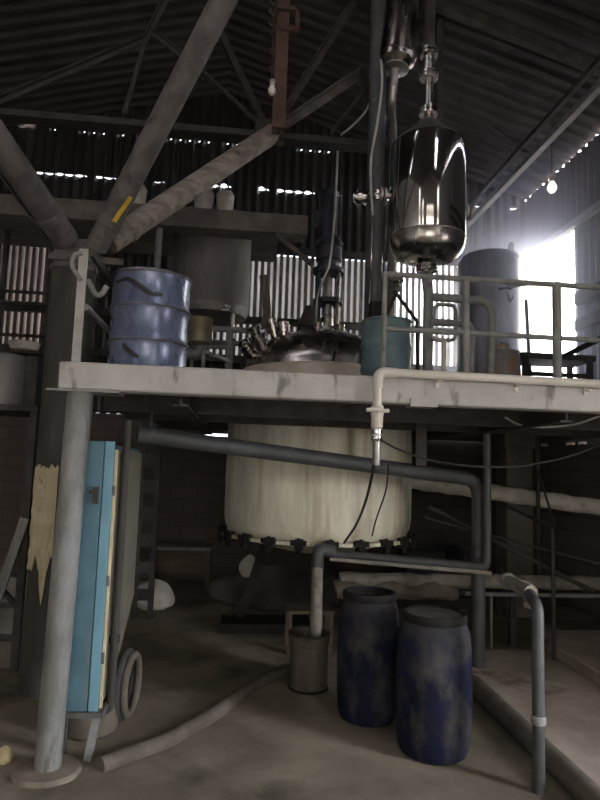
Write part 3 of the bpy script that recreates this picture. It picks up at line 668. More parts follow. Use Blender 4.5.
# ------------------------------------------------------------------ railings
RY = 4.0; zr = zat(465, 279, RY); zm = zat(465, 333, RY)
gr = thing('guard_rail', 'grey pipe guard rail along the front of the platform at the receiver', 'railing', (2, RY, DZ))
xa, xb = xat(383, 300, RY), XR-.15
mb = MB(); mb.tube([(xa, RY, zr), (xb, RY, zr)], .019, 14); obj('top_rail', mb, 'rail', gr)
mb = MB(); mb.tube([(xa, RY, zm), (xb, RY, zm)], .018, 14); obj('mid_rail', mb, 'rail', gr)
for px_, w in ((384, .018), (466, .026), (557, .031), (640, .03)):
    x = xat(px_, 330, RY); mb = MB(); mb.tube([(x, RY, DZ), (x, RY, zr+.015)], w, 14); mb.lathe([(w*2, 0), (w*2, .012)], (x, RY, DZ), 16); obj('post', mb, 'rail', gr)
gl = thing('guard_rail', 'pale flat bar guard rail running back beside the blue steel drum', 'railing', (PX0+.1, PY+.1, DZ))
lx = xat(76, 361, PY+.07); zl_ = zat(80, 249, PY+.07)
mb = MB(); mb.bar((lx, PY+.07, DZ), (lx, PY+.07, zl_), .05, .02, hint=(0, 1, 0)); obj('post', mb, 'post', gl)
mb = MB(); mb.bar((lx+.04, PY+.09, zl_-.01), (lx+.04, PY+2.6, zl_-.01), .03, .05); obj('top_rail', mb, 'darksteel', gl)
zml = zat(84, 307, PY+.1); mb = MB(); mb.tube([(lx+.03, PY+.09, zml), (lx+.03, PY+2.6, zml)], .02, 12); obj('mid_rail', mb, 'rail', gl)
mb = MB(); mb.bar((lx+.03, PY+2.55, DZ), (lx+.03, PY+2.55, zl_), .05, .02, hint=(0, 1, 0)); obj('post', mb, 'rail', gl)
mb = MB(); mb.tube(curve([(lx, PY+.05, zl_-.03), (lx-.05, PY+.05, zl_-.05), (lx-.055, PY+.05, zl_-.12), (lx, PY+.05, zl_-.2)]), .014, 10); obj('loop_handle', mb, 'rail', gl)
mb = MB(); mb.tube([at(88, 280, Y=4.1), at(98, 300, Y=4.1), at(107, 286, Y=4.1)], .018, 10, bend=.03); obj('hook', mb, 'rail', gl)

# ------------------------------------------------------------------ piping on the platform
fy = PY-.06; zc_ = zat(480, 379, fy); xe_ = xat(378, 372, fy)
pv = thing('plastic_pipe', 'cream plastic water pipe along the platform edge with white valve drop', 'pipe', (xe_, fy, zat(381, 460, fy)))
zv = zat(380, 411, fy)
mb = MB(); mb.tube([(XR-.12, fy, zat(600, 386, fy)), (xe_, fy, zat(380, 372, fy)), (xe_, fy, zat(380, 440, fy))], .026, 18, bend=.05); obj('pipe', mb, 'pvc', pv)
mb = MB(); zh = zat(380, 372, fy); mb.tube([(xe_+.12, fy, zh-.003), (xe_, fy, zh), (xe_, fy, zh-.10)], .033, 18, bend=.06); obj('elbow', mb, 'pvc', pv)
mb = MB(); mb.lathe([(.029, -.15), (.029, -.105), (.036, -.1), (.036, -.03), (.039, -.02), (.039, .025), (.03, .035)], (xe_, fy, zv), 22); vb_ = obj('valve_body', mb, 'pvc', pv)
mb = MB(); mb.tube([(xe_-.075, fy-.045, zv+.0), (xe_-.03, fy-.05, zv+.003), (xe_+.03, fy-.05, zv-.003), (xe_+.06, fy-.045, zv)], .012, 10); mb.lathe([(.016, .02), (.016, .055)], (xe_, fy, zv), 12, (0, -1, 0)); obj('handle', mb, 'pvc', vb_)
for px_ in (440, 520, 590):
    f_ = (px_-378)/222; x_ = xat(px_, 380, fy); zp = zat(px_, 372+f_*14, fy); mb = MB(); mb.box((x_-.012, PY-.012, DZ-.06), (x_+.012, PY, zp)); mb.box((x_-.012, fy, zp-.034), (x_+.012, PY, zp-.024)); obj('pipe_clip', mb, 'pvc', pv)
mb = MB(); zu = zat(381, 437, fy); mb.lathe([(.026, -.03), (.032, -.02), (.032, 0), (.028, .005), (.028, .015), (.032, .02), (.032, .04)], (xe_, fy, zu), 20); obj('union', mb, 'chrome', pv)
mb = MB(); mb.lathe([(.02, -.15), (.024, -.14), (.024, -.01)], (xe_, fy, zu-.02), 16); obj('tail', mb, 'dullsteel', pv)

bY = 4.75; bx = xat(428, 330, bY)
pp = thing('drain_stack', 'dull grey upright pipe below the stainless receiver with branch lines', 'pipe', (bx, bY, DZ))
mb = MB(); mb.tube([(QX, QY, zq(275)), (bx, bY+.05, zq(285)), (bx, bY, zat(428, 292, bY)), (bx, bY, DZ)], .042, 16, bend=.05); obj('stack', mb, 'rail', pp)
mb = MB(); mb.tube([(bx, bY, zat(430, 297, bY)), (xat(492, 299, bY), bY, zat(430, 297, bY)), (xat(491, 340, bY), bY, DZ)], .034, 16, bend=.12); obj('branch', mb, 'rail', pp)
mb = MB(); mb.tube([(bx, bY-.06, zat(434, 340, bY)), (bx+.04, bY-.06, zat(434, 306, bY)), (xat(453, 306, bY), bY-.06, zat(434, 306, bY)), (xat(453, 340, bY), bY-.06, zat(434, 341, bY)), (bx, bY-.06, zat(434, 341, bY))], .016, 12, bend=.05); obj('loop', mb, 'rail', pp)
mb = MB(); mb.tube([(bx, bY-.05, zat(440, 324, bY)), (xat(469, 324, bY), bY-.05, zat(440, 324, bY)), (xat(469, 324, bY), bY-.05, DZ)], .03, 14, bend=.05); obj('branch', mb, 'pipe2', pp)
mb = MB(); xx = xat(444, 360, bY-.1); mb.tube([(xx, bY-.1, zat(444, 343, bY)), (xx, bY-.1, DZ)], .02, 12); mb.tube([(xx, bY-.1, zat(444, 344, bY)), (bx, bY-.02, zat(444, 338, bY))], .02, 12); obj('branch', mb, 'pvc', pp)
# tee support / inverted Y stand at left of the stack
tY2 = 5.15; tx = xat(396, 285, tY2)
ts = thing('valve_stand', 'dark inverted-Y pipe stand with small valve wheel beside the receiver outlet', 'stand', (tx, tY2, DZ))
zj = zat(396, 293, tY2)
mb = MB(); mb.tube([(tx, tY2, zj), (tx, tY2, zat(396, 276, tY2))], .025, 12); obj('stem', mb, 'darksteel', ts)
for s_ in (-.45, 1):
    mb = MB(); mb.tube([(tx, tY2, zj), (tx+s_*.19, tY2, zat(396, 320, tY2)), (tx+s_*.21, tY2, DZ)], .016, 10); obj('leg', mb, 'darksteel', ts)
mb = MB(); mb.torus((tx, tY2, zat(396, 281, tY2)), .055, .014, n=24, m=8); mb.lathe([(.03, -.03), (.05, 0), (.03, .03)], (tx, tY2, zat(396, 288, tY2)), 16); obj('valve_wheel', mb, 'dullsteel', ts)

# blue grey tank in the corner
kY = 8.2; kc = V((xat(490, 320, kY), kY, 0)); kR = 31.5*kY/F*1.08
def zk(py): return zat(494, py, kY)
kt = thing('corner_tank', 'tall blue grey tank with domed top in front of the bright opening', 'tank', (kc.x, kY, DZ))
mb = MB(); mb.lathe([(kR, DZ), (kR, zk(271)), (kR*.97, zk(264)), (kR*.85, zk(258)), (kR*.5, zk(254)), (0, zk(253))], kc, 56); obj('shell', mb, 'bluetank', kt)
p = V((kc.x+kR*.08, kY-kR*.99, 0)); zz_ = zk(298)
mb = MB(); mb.tube([(p.x-.15, p.y-.12, zz_-.04), (p.x+.32, p.y-.12, zz_+.06)], .018, 10); mb.lathe([(.045, 0), (.045, .05)], (p.x, p.y-.15, zz_), 14, (0, 1, 0)); mb.tube([(p.x, p.y-.12, zz_-.0), (p.x, p.y-.12, zz_+.1)], .02, 8); obj('lever_valve', mb, 'black', kt)
mb = MB(); mb.tube(curve([(p.x, p.y-.03, zz_), (p.x-.02, p.y-.1, zz_-.1), (p.x, p.y-.12, zz_-.2), (p.x+.06, p.y-.1, zz_-.13)]), .014, 8); obj('drain_loop', mb, 'black', kt)
mb = MB(); mb.lathe([(.05, -.06), (.05, .05), (.02, .09)], (kc.x+kR*.6, kY-.1, zk(250)), 14); obj('lid_knob', mb, 'pipe2', kt)
# bin of rubble
nY = 6.4; c = V((xat(503, 375, nY), nY, DZ)); H = zat(503, 352, nY)-DZ
bn = thing('rusty_bin', 'rust streaked grey bin heaped with rubble on the platform before the corner tank', 'bin', c)
mb = MB(); mb.lathe([(.15, 0), (.185, .1), (.19, H*.6), (.17, H-.02), (.18, H), (.15, H), (.15, H-.05), (0, H-.05)], c, 32); obj('body', mb, 'rustbin', bn)
mb = MB(); mb.blob(c+V((-.03, 0, H-.02)), (.14, .14, .11), seed=5, jit=.12); obj('rubble', mb, 'rubble', bn)
# timber and pipes stacked by the opening
for i, (a, b_, r, lab) in enumerate(((at(526, 300, Y=7.4), at(531, 392, Y=7.4), .022, 'thin pipe leaning upright against the left jamb of the bright opening'),
                                  (at(560, 358, Y=6.6), at(606, 336, Y=5.6), .03, 'dark pipe slanting right of the railing post below the wall girts'))):
    mb = MB(); mb.tube([a, b_], r, 10); obj('scrap_pipe', mb, 'darksteel', label=lab, cat='pipe')
wb = thing('work_bench', 'low dark steel bench on the platform at the foot of the bright opening', 'bench', at(545, 385, Y=7.2))
bz = zat(545, 357, 7.2); bx0, bx1 = xat(513, 360, 7.2), xat(585, 360, 7.2)
mb = MB(); mb.box((bx0, 6.95, bz-.07), (bx1, 7.5, bz)); obj('top', mb, 'darksteel', wb, bevel=.006)
for x in (bx0+.06, bx1-.06):
    for y in (7.0, 7.45):
        mb = MB(); mb.box((x-.03, y-.03, DZ), (x+.03, y+.03, bz-.06)); obj('leg', mb, 'darksteel', wb)
mb = MB(); mb.bar((bx0+.06, 7.0, zat(545, 377, 7.2)), (bx1-.06, 7.0, zat(545, 377, 7.2)), .04, .05); obj('stretcher', mb, 'darksteel', wb)

# ------------------------------------------------------------------ columns and roof steel
b0 = at(47, 772, Z=0); b1 = at(74, 390, Z=DT-.012); b1 = V((b1.x if abs(b1.x-b0.x) < .08 else b0.x+.03, b0.y, DT-.012))
sc_ = thing('support_column', 'scuffed light grey round steel column under the platform corner', 'column', (b0.x, b0.y, 0))
mb = MB(); mb.tube([V((b0.x, b0.y, .02)), (V((b0.x, b0.y, .02))+b1)/2, b1], .074, 40); obj('shaft', mb, 'column', sc_)
mb = MB(); mb.lathe([(.185, 0), (.183, .012), (.17, .024), (.10, .03)], (b0.x, b0.y, 0), 72, ripple=lambda t, h: .02*math.sin(3*t)+.012*math.sin(8*t)); obj('footing', mb, 'floor', sc_)
c0 = at(43, 690, Z=0)
bc = thing('roof_column', 'dark brown steel building column with peeling cream wrap behind the grey column', 'column', (c0.x, c0.y, 0))
zn = zat(66, 262, c0.y)
mb = MB(); mb.tube([(c0.x, c0.y, 0), (c0.x, c0.y, zn-.04)], .172, 36); obj('shaft', mb, 'oldcol', bc)
mb = MB(); mb.lathe([(.17, zn-.09), (.186, zn-.085), (.186, zn-.05), (.17, zn-.045)], (c0.x, c0.y, 0), 36); obj('collar', mb, 'strut', bc)
mb = MB(); za, zb2 = zat(45, 562, c0.y), zat(45, 466, c0.y); seg = 18; rowz = 14; vs = []; fs = []
rw = random.Random(4)
lowr = [rw.uniform(-.05, .09)+(0 if k < 10 else -.25*max(0, 1-abs(k-13)/4)) for k in range(seg+1)]; topr = [rw.uniform(-.03, .02) for k in range(seg+1)]
for j in range(rowz+1):
    for k in range(seg+1):
        t = math.radians(222+(62*k/seg)); r = .189+.012*rw.random()
        z = (za+lowr[k])+(zb2+topr[k]-za-lowr[k])*j/rowz
        vs.append((c0.x+r*math.cos(t), c0.y+r*math.sin(t), z))
nv = len(vs)
for v_ in vs[:nv]: 
    d = V((v_[0]-c0.x, v_[1]-c0.y, 0)).normalized()*.014; vs.append((v_[0]-d.x, v_[1]-d.y, v_[2]))
for j in range(rowz):
    for k in range(seg):
        a = j*(seg+1)+k; q = (a, a+1, a+seg+2, a+seg+1); fs.append(q); fs.append(tuple(nv+i for i in q[::-1]))
for k in range(seg): fs.append((k, nv+k, nv+k+1, k+1)); a = rowz*(seg+1)+k; fs.append((a, a+1, nv+a+1, nv+a))
for j in range(rowz): a = j*(seg+1); b_ = a+seg+1; fs.append((a, b_, nv+b_, nv+a)); a += seg; b_ += seg; fs.append((a, nv+a, nv+b_, b_))
mb.add(vs, fs); obj('peeling_wrap', mb, 'wrap', bc)
node = V((c0.x+.02, c0.y-.05, zn+.02))
mb = MB(); mb.bar(node+V((0, 0, -.1)), node+V((0, 0, .16)), .34, .03, hint=(0, 1, 0)); mb.bar(node+V((-.2, -.03, .0)), node+V((.38, -.03, -.02)), .03, .05); obj('gusset', mb, 'strut', bc)
def brace(p, q, w, h, lab, m='strut', extra=None):
    if V(q).y < V(p).y:                                           # carry on up to the roof
        p_, d_ = V(p), V(q)-V(p); k = 1.0
        while (p_+d_*k).z < gable((p_+d_*k).x)-.08 and (p_+d_*k).x > XL+.2 and k < 4: k += .02
        q = p_+d_*k
    t = thing('roof_brace', lab, 'brace', p, 'braces spreading from the column head')
    d = (V(q)-V(p)).normalized(); side = d.cross(V((0, 1, 0))).normalized()
    mb = MB(); mb.tube([V(p)+(V(q)-V(p))*k/6 for k in range(7)], w, 26); obj('tube', mb, m, t)
    mb = MB(); mb.lathe([(w, -.01), (w*1.12, 0), (w*1.12, .05), (w, .06)], V(p)+d*.22, 26, d); obj('end_sleeve', mb, m, t)
    if h:
        mb = MB(); off = side*(w*.75)*h+V((0, .05, 0)); mb.angle(V(p)+off, V(q)+off, .10, .014, hint=(0, -1, 0)); obj('angle_iron', mb, 'darksteel', t)
    if extra: extra(t, V(p), V(q), d)
    return t
def stripes(t, p, q, d):
    a = at(109, 220, Y=p.y-.10); b_ = at(118, 188, Y=p.y-.2)
    f0 = (a-p).dot(d); f1 = f0+.26; s1 = d.cross(V((0, 1, 0))).normalized(); s2 = V((0, -1, 0)); s2 = (s2-d*s2.dot(d)).normalized()
    if s1.x < 0: s1 = -s1
    vs = []; fs = []; n1, n2 = 10, 5
    for rr in (.093, .089):
        for i in range(n1+1):
            for k in range(n2+1):
                f = i/n1; th = math.radians(38-10*math.cos(f*2.6)+24*k/n2)
                vs.append(p+d*(f0+(f1-f0)*f)+(s2*math.cos(th)+s1*math.sin(th))*rr)
    m_ = (n1+1)*(n2+1)
    for i in range(n1):
        for k in range(n2):
            a0 = i*(n2+1)+k; q4 = (a0, a0+1, a0+n2+2, a0+n2+1); fs.append(q4); fs.append(tuple(m_+x for x in q4[::-1]))
    mb = MB(); mb.add(vs, fs); obj('yellow_band', mb, 'yellow', t)
yB = c0.y
brace(at(96, 248, Y=yB-.1), at(233, -18, Y=yB-1.0), .09, 0, 'steep dark roof brace with a yellow band, rising past the steel drum', 'strut', stripes)
brace(at(66, 240, Y=yB-.05), at(-26, 108, Y=yB-1.0), .105, 1, 'thick dusty roof brace slanting to the upper left from the column head')
brace(at(108, 243, Y=yB+.1), at(272, 134, Y=6.2), .10, 0, 'dusty low roof brace slanting from the column head towards the hoist post', 'strut2')
# main truss across the hall
TY = 6.2; zch = zat(180, 126, TY)
tr = thing('roof_truss', 'dark steel truss whose long bottom chord crosses at the rusty hoist post', 'truss', (0, TY, zch))
mb = MB(); xe2 = xat(384, 140, TY); mb.angle((XL, TY, zch), (xe2, TY, zch-.02), .10, .014); mb.angle((XL, TY+.06, zch), (xe2, TY+.06, zch-.02), .10, .014, flip=-1); obj('bottom_chord', mb, 'darksteel', tr)
nd = V((xat(270, 131, TY), TY, zch))
webs = [((nd), at(362, 72, Y=TY), .09, 'strut'), (nd, at(355, 0, Y=TY), .07, 'darksteel'), (nd, at(200, 68, Y=TY), .055, 'darksteel'), (nd, at(215, 20, Y=TY), .08, 'darksteel'),
        (at(-20, 108, Y=TY), at(146, 38, Y=TY), .06, 'darksteel'), (at(146, 38, Y=TY), at(124, 112, Y=TY), .05, 'darksteel'), (at(150, 30, Y=TY), at(200, 68, Y=TY), .055, 'darksteel'),
        (at(330, 134, Y=TY), at(380, 70, Y=TY), .035, 'darksteel'), (at(146, 38, Y=TY), at(180, -30, Y=TY), .06, 'darksteel'), (at(362, 72, Y=TY), at(372, 136, Y=TY), .06, 'darksteel')]
for p, q, w, m_ in webs:
    mb = MB(); mb.angle(p, q, w, .012, hint=(0, -1, 0)); obj('web_member', mb, m_, tr)
mb = MB()
tc_ = [(XL, TY, gable(XL)-.25), (RIDX, TY, RIDZ-.12), (XR, TY, gable(XR)-.25)]
for a, b_ in zip(tc_, tc_[1:]): mb.bar(a, b_, .1, .12)
obj('top_chord', mb, 'darksteel', tr)
mb = MB(); mb.bar((nd.x, TY-.02, nd.z-.14), (nd.x, TY-.02, nd.z+.14), .3, .02, hint=(0, 1, 0)); obj('gusset_plate', mb, 'darksteel', tr)
# secondary side truss along the right
sp = thing('roof_truss', 'side girder high on the right, its lower chord coloured paler to look daylit', 'truss', (3.5, 7, 5.8))
a, b_ = at(600, 88, Z=5.8), at(468, 222, Z=5.8); sxm = (a.x+b_.x)/2
for dz_, w in ((0, .08), (.28, .06)):
    mb = MB(); mb.angle((sxm, 2.0, 5.8+dz_), (sxm, YB, 5.8+dz_), w, .012); obj('chord', mb, 'pipe2' if dz_ == 0 else 'darksteel', sp)  # lower chord gets the paler material: daylight put into its colour
for k in range(4):
    y = 2.4+k*2.4; mb = MB(); mb.bar((sxm, y, 5.8), (sxm, y+.4, 6.08), .03, .03); obj('lattice_bar', mb, 'strut', sp)
for p, q, w in ((at(493, -10, Y=7.2), at(524, 118, Y=8.0), .07), (at(440, 92, Y=8.0), at(530, 152, Y=8.2), .06), (at(513, -6, Y=6.5), at(490, 36, Y=6.5), .05)):
    mb = MB(); mb.angle(p, q, w, .012); obj('tie', mb, 'darksteel', sp)
xh = xat(439, 60, 6.4); mb = MB(); mb.bar((xh, 6.4, zat(439, 140, 6.4)), (xh, 6.4, gable(xh)-.05), .07, .07, hint=(0, 1, 0)); obj('tie', mb, 'darksteel', sp)
# hoist post
hY = 6.0; hx = xat(281, 60, hY); zh0, zh1 = zat(281, 131, hY), zat(281, 2, hY)
hp = thing('hoist_post', 'rusty red channel post hanging from the roof with hooks and chain', 'hoist', (hx, hY, zh0))
mb = MB(); mb.channel((hx, hY, zh0), (hx, hY, gable(hx)-.1), .13, .13, .014, hint=(0, 1, 0)); obj('channel', mb, 'rust', hp)
mb = MB(); mb.box((hx-.02, hY-.11, zh1-.38), (hx+.16, hY-.06, zh1-.33)); mb.box((hx-.06, hY-.11, zh1-.16), (hx+.17, hY-.06, zh1-.11)); mb.box((hx+.13, hY-.11, zh1-.4), (hx+.17, hY-.06, zh1-.1)); obj('bracket', mb, 'rust', hp)
mb = MB(); cx = xat(273, 40, hY)
for k in range(9):
    z = zat(273, 80, hY)+.08+k*.10; mb.torus((cx, hY-.05, z), .03, .008, axis=(1, 0, 0) if k % 2 else (0, 1, 0), n=14, m=6)
mb.tube([(cx, hY-.05, zat(273, 82, hY)), (cx, hY-.05, gable(hx))], .006, 6); obj('chain', mb, 'rust', hp)
for k in range(3):
    mb = MB(); z = zat(273, 28-k*11, hY); mb.tube(curve([(cx-.03, hY-.07, z+.03), (cx-.05, hY-.07, z), (cx, hY-.07, z-.035), (cx+.04, hY-.07, z)]), .012, 8); obj('hook', mb, 'strut', hp)
bl = M['bulb'].copy(); M['litbulb'] = bl; pb = bl.node_tree.nodes['Principled BSDF']; pb.inputs['Emission Color'].default_value = (1, .97, .92, 1); pb.inputs['Emission Strength'].default_value = .6
def bulb(px_, py_, Y, lab, r, ztop, m='bulb'):
    p = at(px_, py_, Y=Y); t = thing('light_bulb', lab, 'light bulb', p)
    mb = MB(); mb.lathe([(0, -1.1*r), (.5*r, -.95*r), (.88*r, -.45*r), (r, 0), (.88*r, .5*r), (.62*r, 1.0*r), (.5*r, 1.35*r)], p, 24); obj('globe', mb, m, t)
    mb = MB(); mb.lathe([(.5*r, 1.3*r), (.6*r, 1.4*r), (.6*r, 2.2*r), (.75*r, 2.25*r), (.75*r, 2.7*r), (.3*r, 2.9*r)], p, 20); obj('socket', mb, 'sack', t)
    mb = MB(); mb.tube([p+V((0, 0, 2.8*r)), V((p.x, p.y, ztop))], .006, 6); obj('cord', mb, 'cable', t)
bulb(272, 91, 5.85, 'white bulb hanging by the rusty hoist post under the roof', .042, gable(0)-.1)
bulb(552, 188, 7.0, 'white bulb hanging high against the right wall above the opening', .06, gable(xat(552, 188, 7.0))-.1, 'litbulb')

# ------------------------------------------------------------------ pipes below the platform
dp = [at(128, 428, Y=4.4), at(200, 440, Y=4.7), at(452, 475, Y=5.3), None]
vbx = at(478, 672, Z=0); vtop = at(484, 482, Y=5.45)
pts = [at(137, 434, Y=4.5), at(300, 456, Y=4.95), V((vbx.x, vbx.y, zat(482, 480, vbx.y))), V((vbx.x, vbx.y, .0))]
t = thing('drain_pipe', 'thick dark grey pipe crossing the reactor, then dropping to the floor', 'pipe', (vbx.x, vbx.y, 0))
mb = MB(); mb.tube(pts, .062, 22, bend=.16); obj('run', mb, 'pipe', t)
mb = MB(); mb.lathe([(.075, 0), (.075, .03), (.065, .035)], (vbx.x, vbx.y, 0), 24); obj('floor_collar', mb, 'pipe', t)
mb = MB(); mb.lathe([(.06, .98), (.07, .99), (.07, 1.07), (.06, 1.08)], (vbx.x, vbx.y, 0), 24); obj('coupling', mb, 'pipe', t)
pa = at(150, 435, Y=4.53); mb = MB(); mb.tube([pa, V((pa.x, pa.y, 2.24))], .012, 8); obj('hanger', mb, 'darksteel', t)
mb = MB(); pa = at(421, 402, Y=5.16); mb.bar((pa.x, pa.y, zat(421, 466, 5.16)), (pa.x, pa.y, 2.24), .09, .05, hint=(0, 1, 0)); obj('hanger', mb, 'darksteel', t)
wY = 5.36; wx = xat(487, 480, wY)
t = thing('water_pipe', 'thinner grey pipe from the platform down and under the reactor outlet', 'pipe', (wx, wY, .9))
zel = zat(488, 567, wY); oc = V((xat(318, 552, 6.0), 6.0, 0))
mb = MB(); mb.tube([(wx, wY, 2.6), (wx, wY, zel), (xat(322, 552, 5.7), 5.7, zat(322, 553, 5.7))], .036, 16, bend=.05); obj('run', mb, 'pipe', t)
mb = MB(); mb.tube([(wx+.03, wY-.02, zel-.05), (xat(330, 560, 5.65), 5.65, zat(330, 559, 5.65))], .018, 10); obj('conduit', mb, 'lag', t)
zo = zat(318, 566, 5.7); ox = xat(317, 590, 5.6)
t = thing('outlet_pipe', 'pale plastic outlet pipe dropping from the reactor bottom into the stained bucket', 'pipe', (ox, 5.7, .35))
bk = at(308, 688, Z=0); bkH = zat(307, 632, bk.y)
mb = MB(); mb.tube([(ox, 5.62, zo+.0), (bk.x+.055, bk.y+.03, bkH-.12)], .05, 20); obj('drop', mb, 'lag', t)
mb = MB(); mb.tube([(ox, 5.62, zo-.02), (ox, 5.62, zat(318, 549, 5.6)), (ox+.15, 5.65, zat(322, 551, 5.6)-.01)], .058, 18, bend=.05); mb.tube([(ox, 5.62, zat(318, 549, 5.6)-.0), (RC.x, 6.3, .93)], .05, 14); obj('elbow', mb, 'pipe', t)
# insulated pipes
iY = 6.9; a = at(403, 480, Y=iY+.6); b_ = at(600, 507.5, Y=iY-.2); b_ = a+(b_-a)*((XR-.04-a.x)/(b_.x-a.x))
mb = MB(); pts = [a+(b_-a)*k/30+V((0, 0, .006*math.sin(k*1.7))) for k in range(31)]; mb.tube(pts, [.094+.004*math.sin(k*2.3)+.003*math.sin(k*5.1) for k in range(31)], 18)
obj('lagged_pipe', mb, 'lag2', label='upper lagged pale pipe sloping down to the right behind the drain pipe', cat='pipe', group='lagged pipes under the platform')
lY = 6.3; zz0 = zat(450, 581, lY); x0, x1 = xat(340, 580, lY), XR-.1
t = thing('lagged_pipe', 'lower lagged pale pipe running level just above the floor behind the barrels', 'pipe', (2.5, lY, zz0-.09), 'lagged pipes under the platform')
mb = MB(); pts = [V((x0+(x1-x0)*k/34, lY, zz0+.006*math.sin(k*1.3))) for k in range(35)]; mb.tube(pts, [.07+.006*math.sin(k*2.1) for k in range(35)], 18); obj('run', mb, 'lag', t)
mb = MB(); pts = [V((x0-.05+(1.25)*k/20, lY-.02, zz0-.10+.02*math.sin(k*.9))) for k in range(21)]; mb.tube(pts, [.085+.014*math.sin(k*.9)+.005*math.sin(k*2.1) for k in range(21)], 16); obj('torn_lagging', mb, 'hose', t)
xx = xat(512, 582, lY)
for x in (x0+.1, xx, x1-.3):
    mb = MB(); mb.box((x-.03, lY-.03, 0), (x+.03, lY+.03, zz0-.05)); obj('support', mb, 'darksteel', t)
zz1 = zat(540, 595, 6.2); mb = MB(); mb.tube([(xat(465, 593, 6.2), 6.2, zz1), (XR-.1, 6.2, zz1)], .022, 12)
for x in (2.6, 4.2): mb.tube([(x, 6.2, 0), (x, 6.2, zz1)], .015, 8)
obj('thin_pipe', mb, 'pipe2', label='thin pale pipe running level just below the lower lagged pipe', cat='pipe')
# slanting rods and posts on the right
pY_ = 5.7; x = xat(553, 570, pY_)
t = thing('brace_frame', 'thin dark posts with slanting rods under the platform on the right', 'frame', (x, pY_, 0))
mb = MB(); mb.tube([(x, pY_, 0), (x, pY_, zat(553, 528, pY_))], .02, 10); obj('post', mb, 'darksteel', t)
x2 = xat(538, 500, 6.6); mb = MB(); mb.tube([(x2, 6.6, 0), (x2, 6.6, 2.23)], .025, 10); obj('post', mb, 'darksteel', t)
for p, q, r in (((428, 506), (594, 592), .022), ((425, 518), (610, 567), .014), ((500, 503), (556, 529), .016), ((538, 470), (556, 530), .012)):
    mb = MB(); mb.tube([at(*p, Y=6.2 if p[0] < 500 else 6.5), at(*q, Y=5.72)], r, 10); obj('rod', mb, 'darksteel', t)
# front stand pipe with valve
fb = at(539, 792, Z=0); ft = zat(543, 607, fb.y)
t = thing('stand_pipe', 'slim grey stand pipe with old valve elbow at the lower right', 'pipe', (fb.x, fb.y, 0))
e1 = at(527, 590, Y=fb.y+.25); e2 = at(508, 581, Y=fb.y+.6)
mb = MB(); mb.tube([(fb.x, fb.y, 0), (fb.x, fb.y, ft), e1], .034, 18, bend=.07); obj('pipe', mb, 'pipe', t)
mb = MB(); mb.tube([e1-(e2-e1)*.2, e1, (e1+e2)/2, e2], [.04, .046, .042, .046], 16); mb.lathe([(.05, 0), (.055, .03), (.05, .06)], e2-(e2-e1).normalized()*.03, 18, (e2-e1)); mb.lathe([(.03, 0), (.035, .06), (.045, .07), (.045, .1), (.02, .11)], e1, 16, (.1, -.3, -.9)); obj('valve', mb, 'lag', t)
mb = MB(); mb.lathe([(.04, .36), (.042, .365), (.042, .4), (.04, .405)], (fb.x, fb.y, 0), 18); obj('joint', mb, 'pipe2', t)
# pipe and slabs on the floor
a = at(474, 684, Z=.07); b_ = at(598, 803, Z=.07); d = (b_-a)
mb = MB(); mb.tube([a, a+d*.5, a+d*1.5], .07, 18); obj('floor_pipe', mb, 'hose', label='dusty round pipe lying on the floor at lower right behind the stand pipe', cat='pipe')
def slab(P, z, z0, lab):
    mb = MB(); n = len(P); mb.add([(p.x, p.y, z0) for p in P]+[(p.x, p.y, z) for p in P], [tuple(range(n))[::-1], tuple(range(n, 2*n))]+[(i, (i+1) % n, n+(i+1) % n, n+i) for i in range(n)])
    obj('concrete_slab', mb, 'slab', label=lab, cat='slab', group='concrete slabs at the right', bevel=.012)
pa, pb = at(480, 684, Z=.05), at(604, 803, Z=.05); dd = (pb-pa); pb = pa+dd*1.15; nn = V((dd.y, -dd.x, 0)).normalized()*.0
slab([pa, pb, V((XR-.03, pb.y, 0)), V((XR-.03, 6.0, 0)), V((pa.x+.15, 6.0, 0))], .05, 0, 'broad low concrete slab right of the dusty floor pipe')
p1, p2 = at(549, 643, Z=.15), at(610, 679, Z=.15)
slab([p1, p2, V((XR-.05, p2.y+.1, 0)), V((XR-.05, p1.y+.5, 0)), V((p1.x+.1, p1.y+.5, 0))], .15, .05, 'pale raised concrete slab with a dark edge at the right edge')
t1 = at(500, 668, Z=.0); 
# hose along the floor
pts = [at(*p, Z=.02) for p in ((290, 668), (265, 680), (240, 695), (215, 714), (190, 728), (165, 742), (130, 755), (100, 766))]
mb = MB(); mb.tube(curve(pts), .05, 14); obj('floor_hose', mb, 'hose', label='thick dusty hose lying across the floor from the bucket to the cabinet', cat='hose')

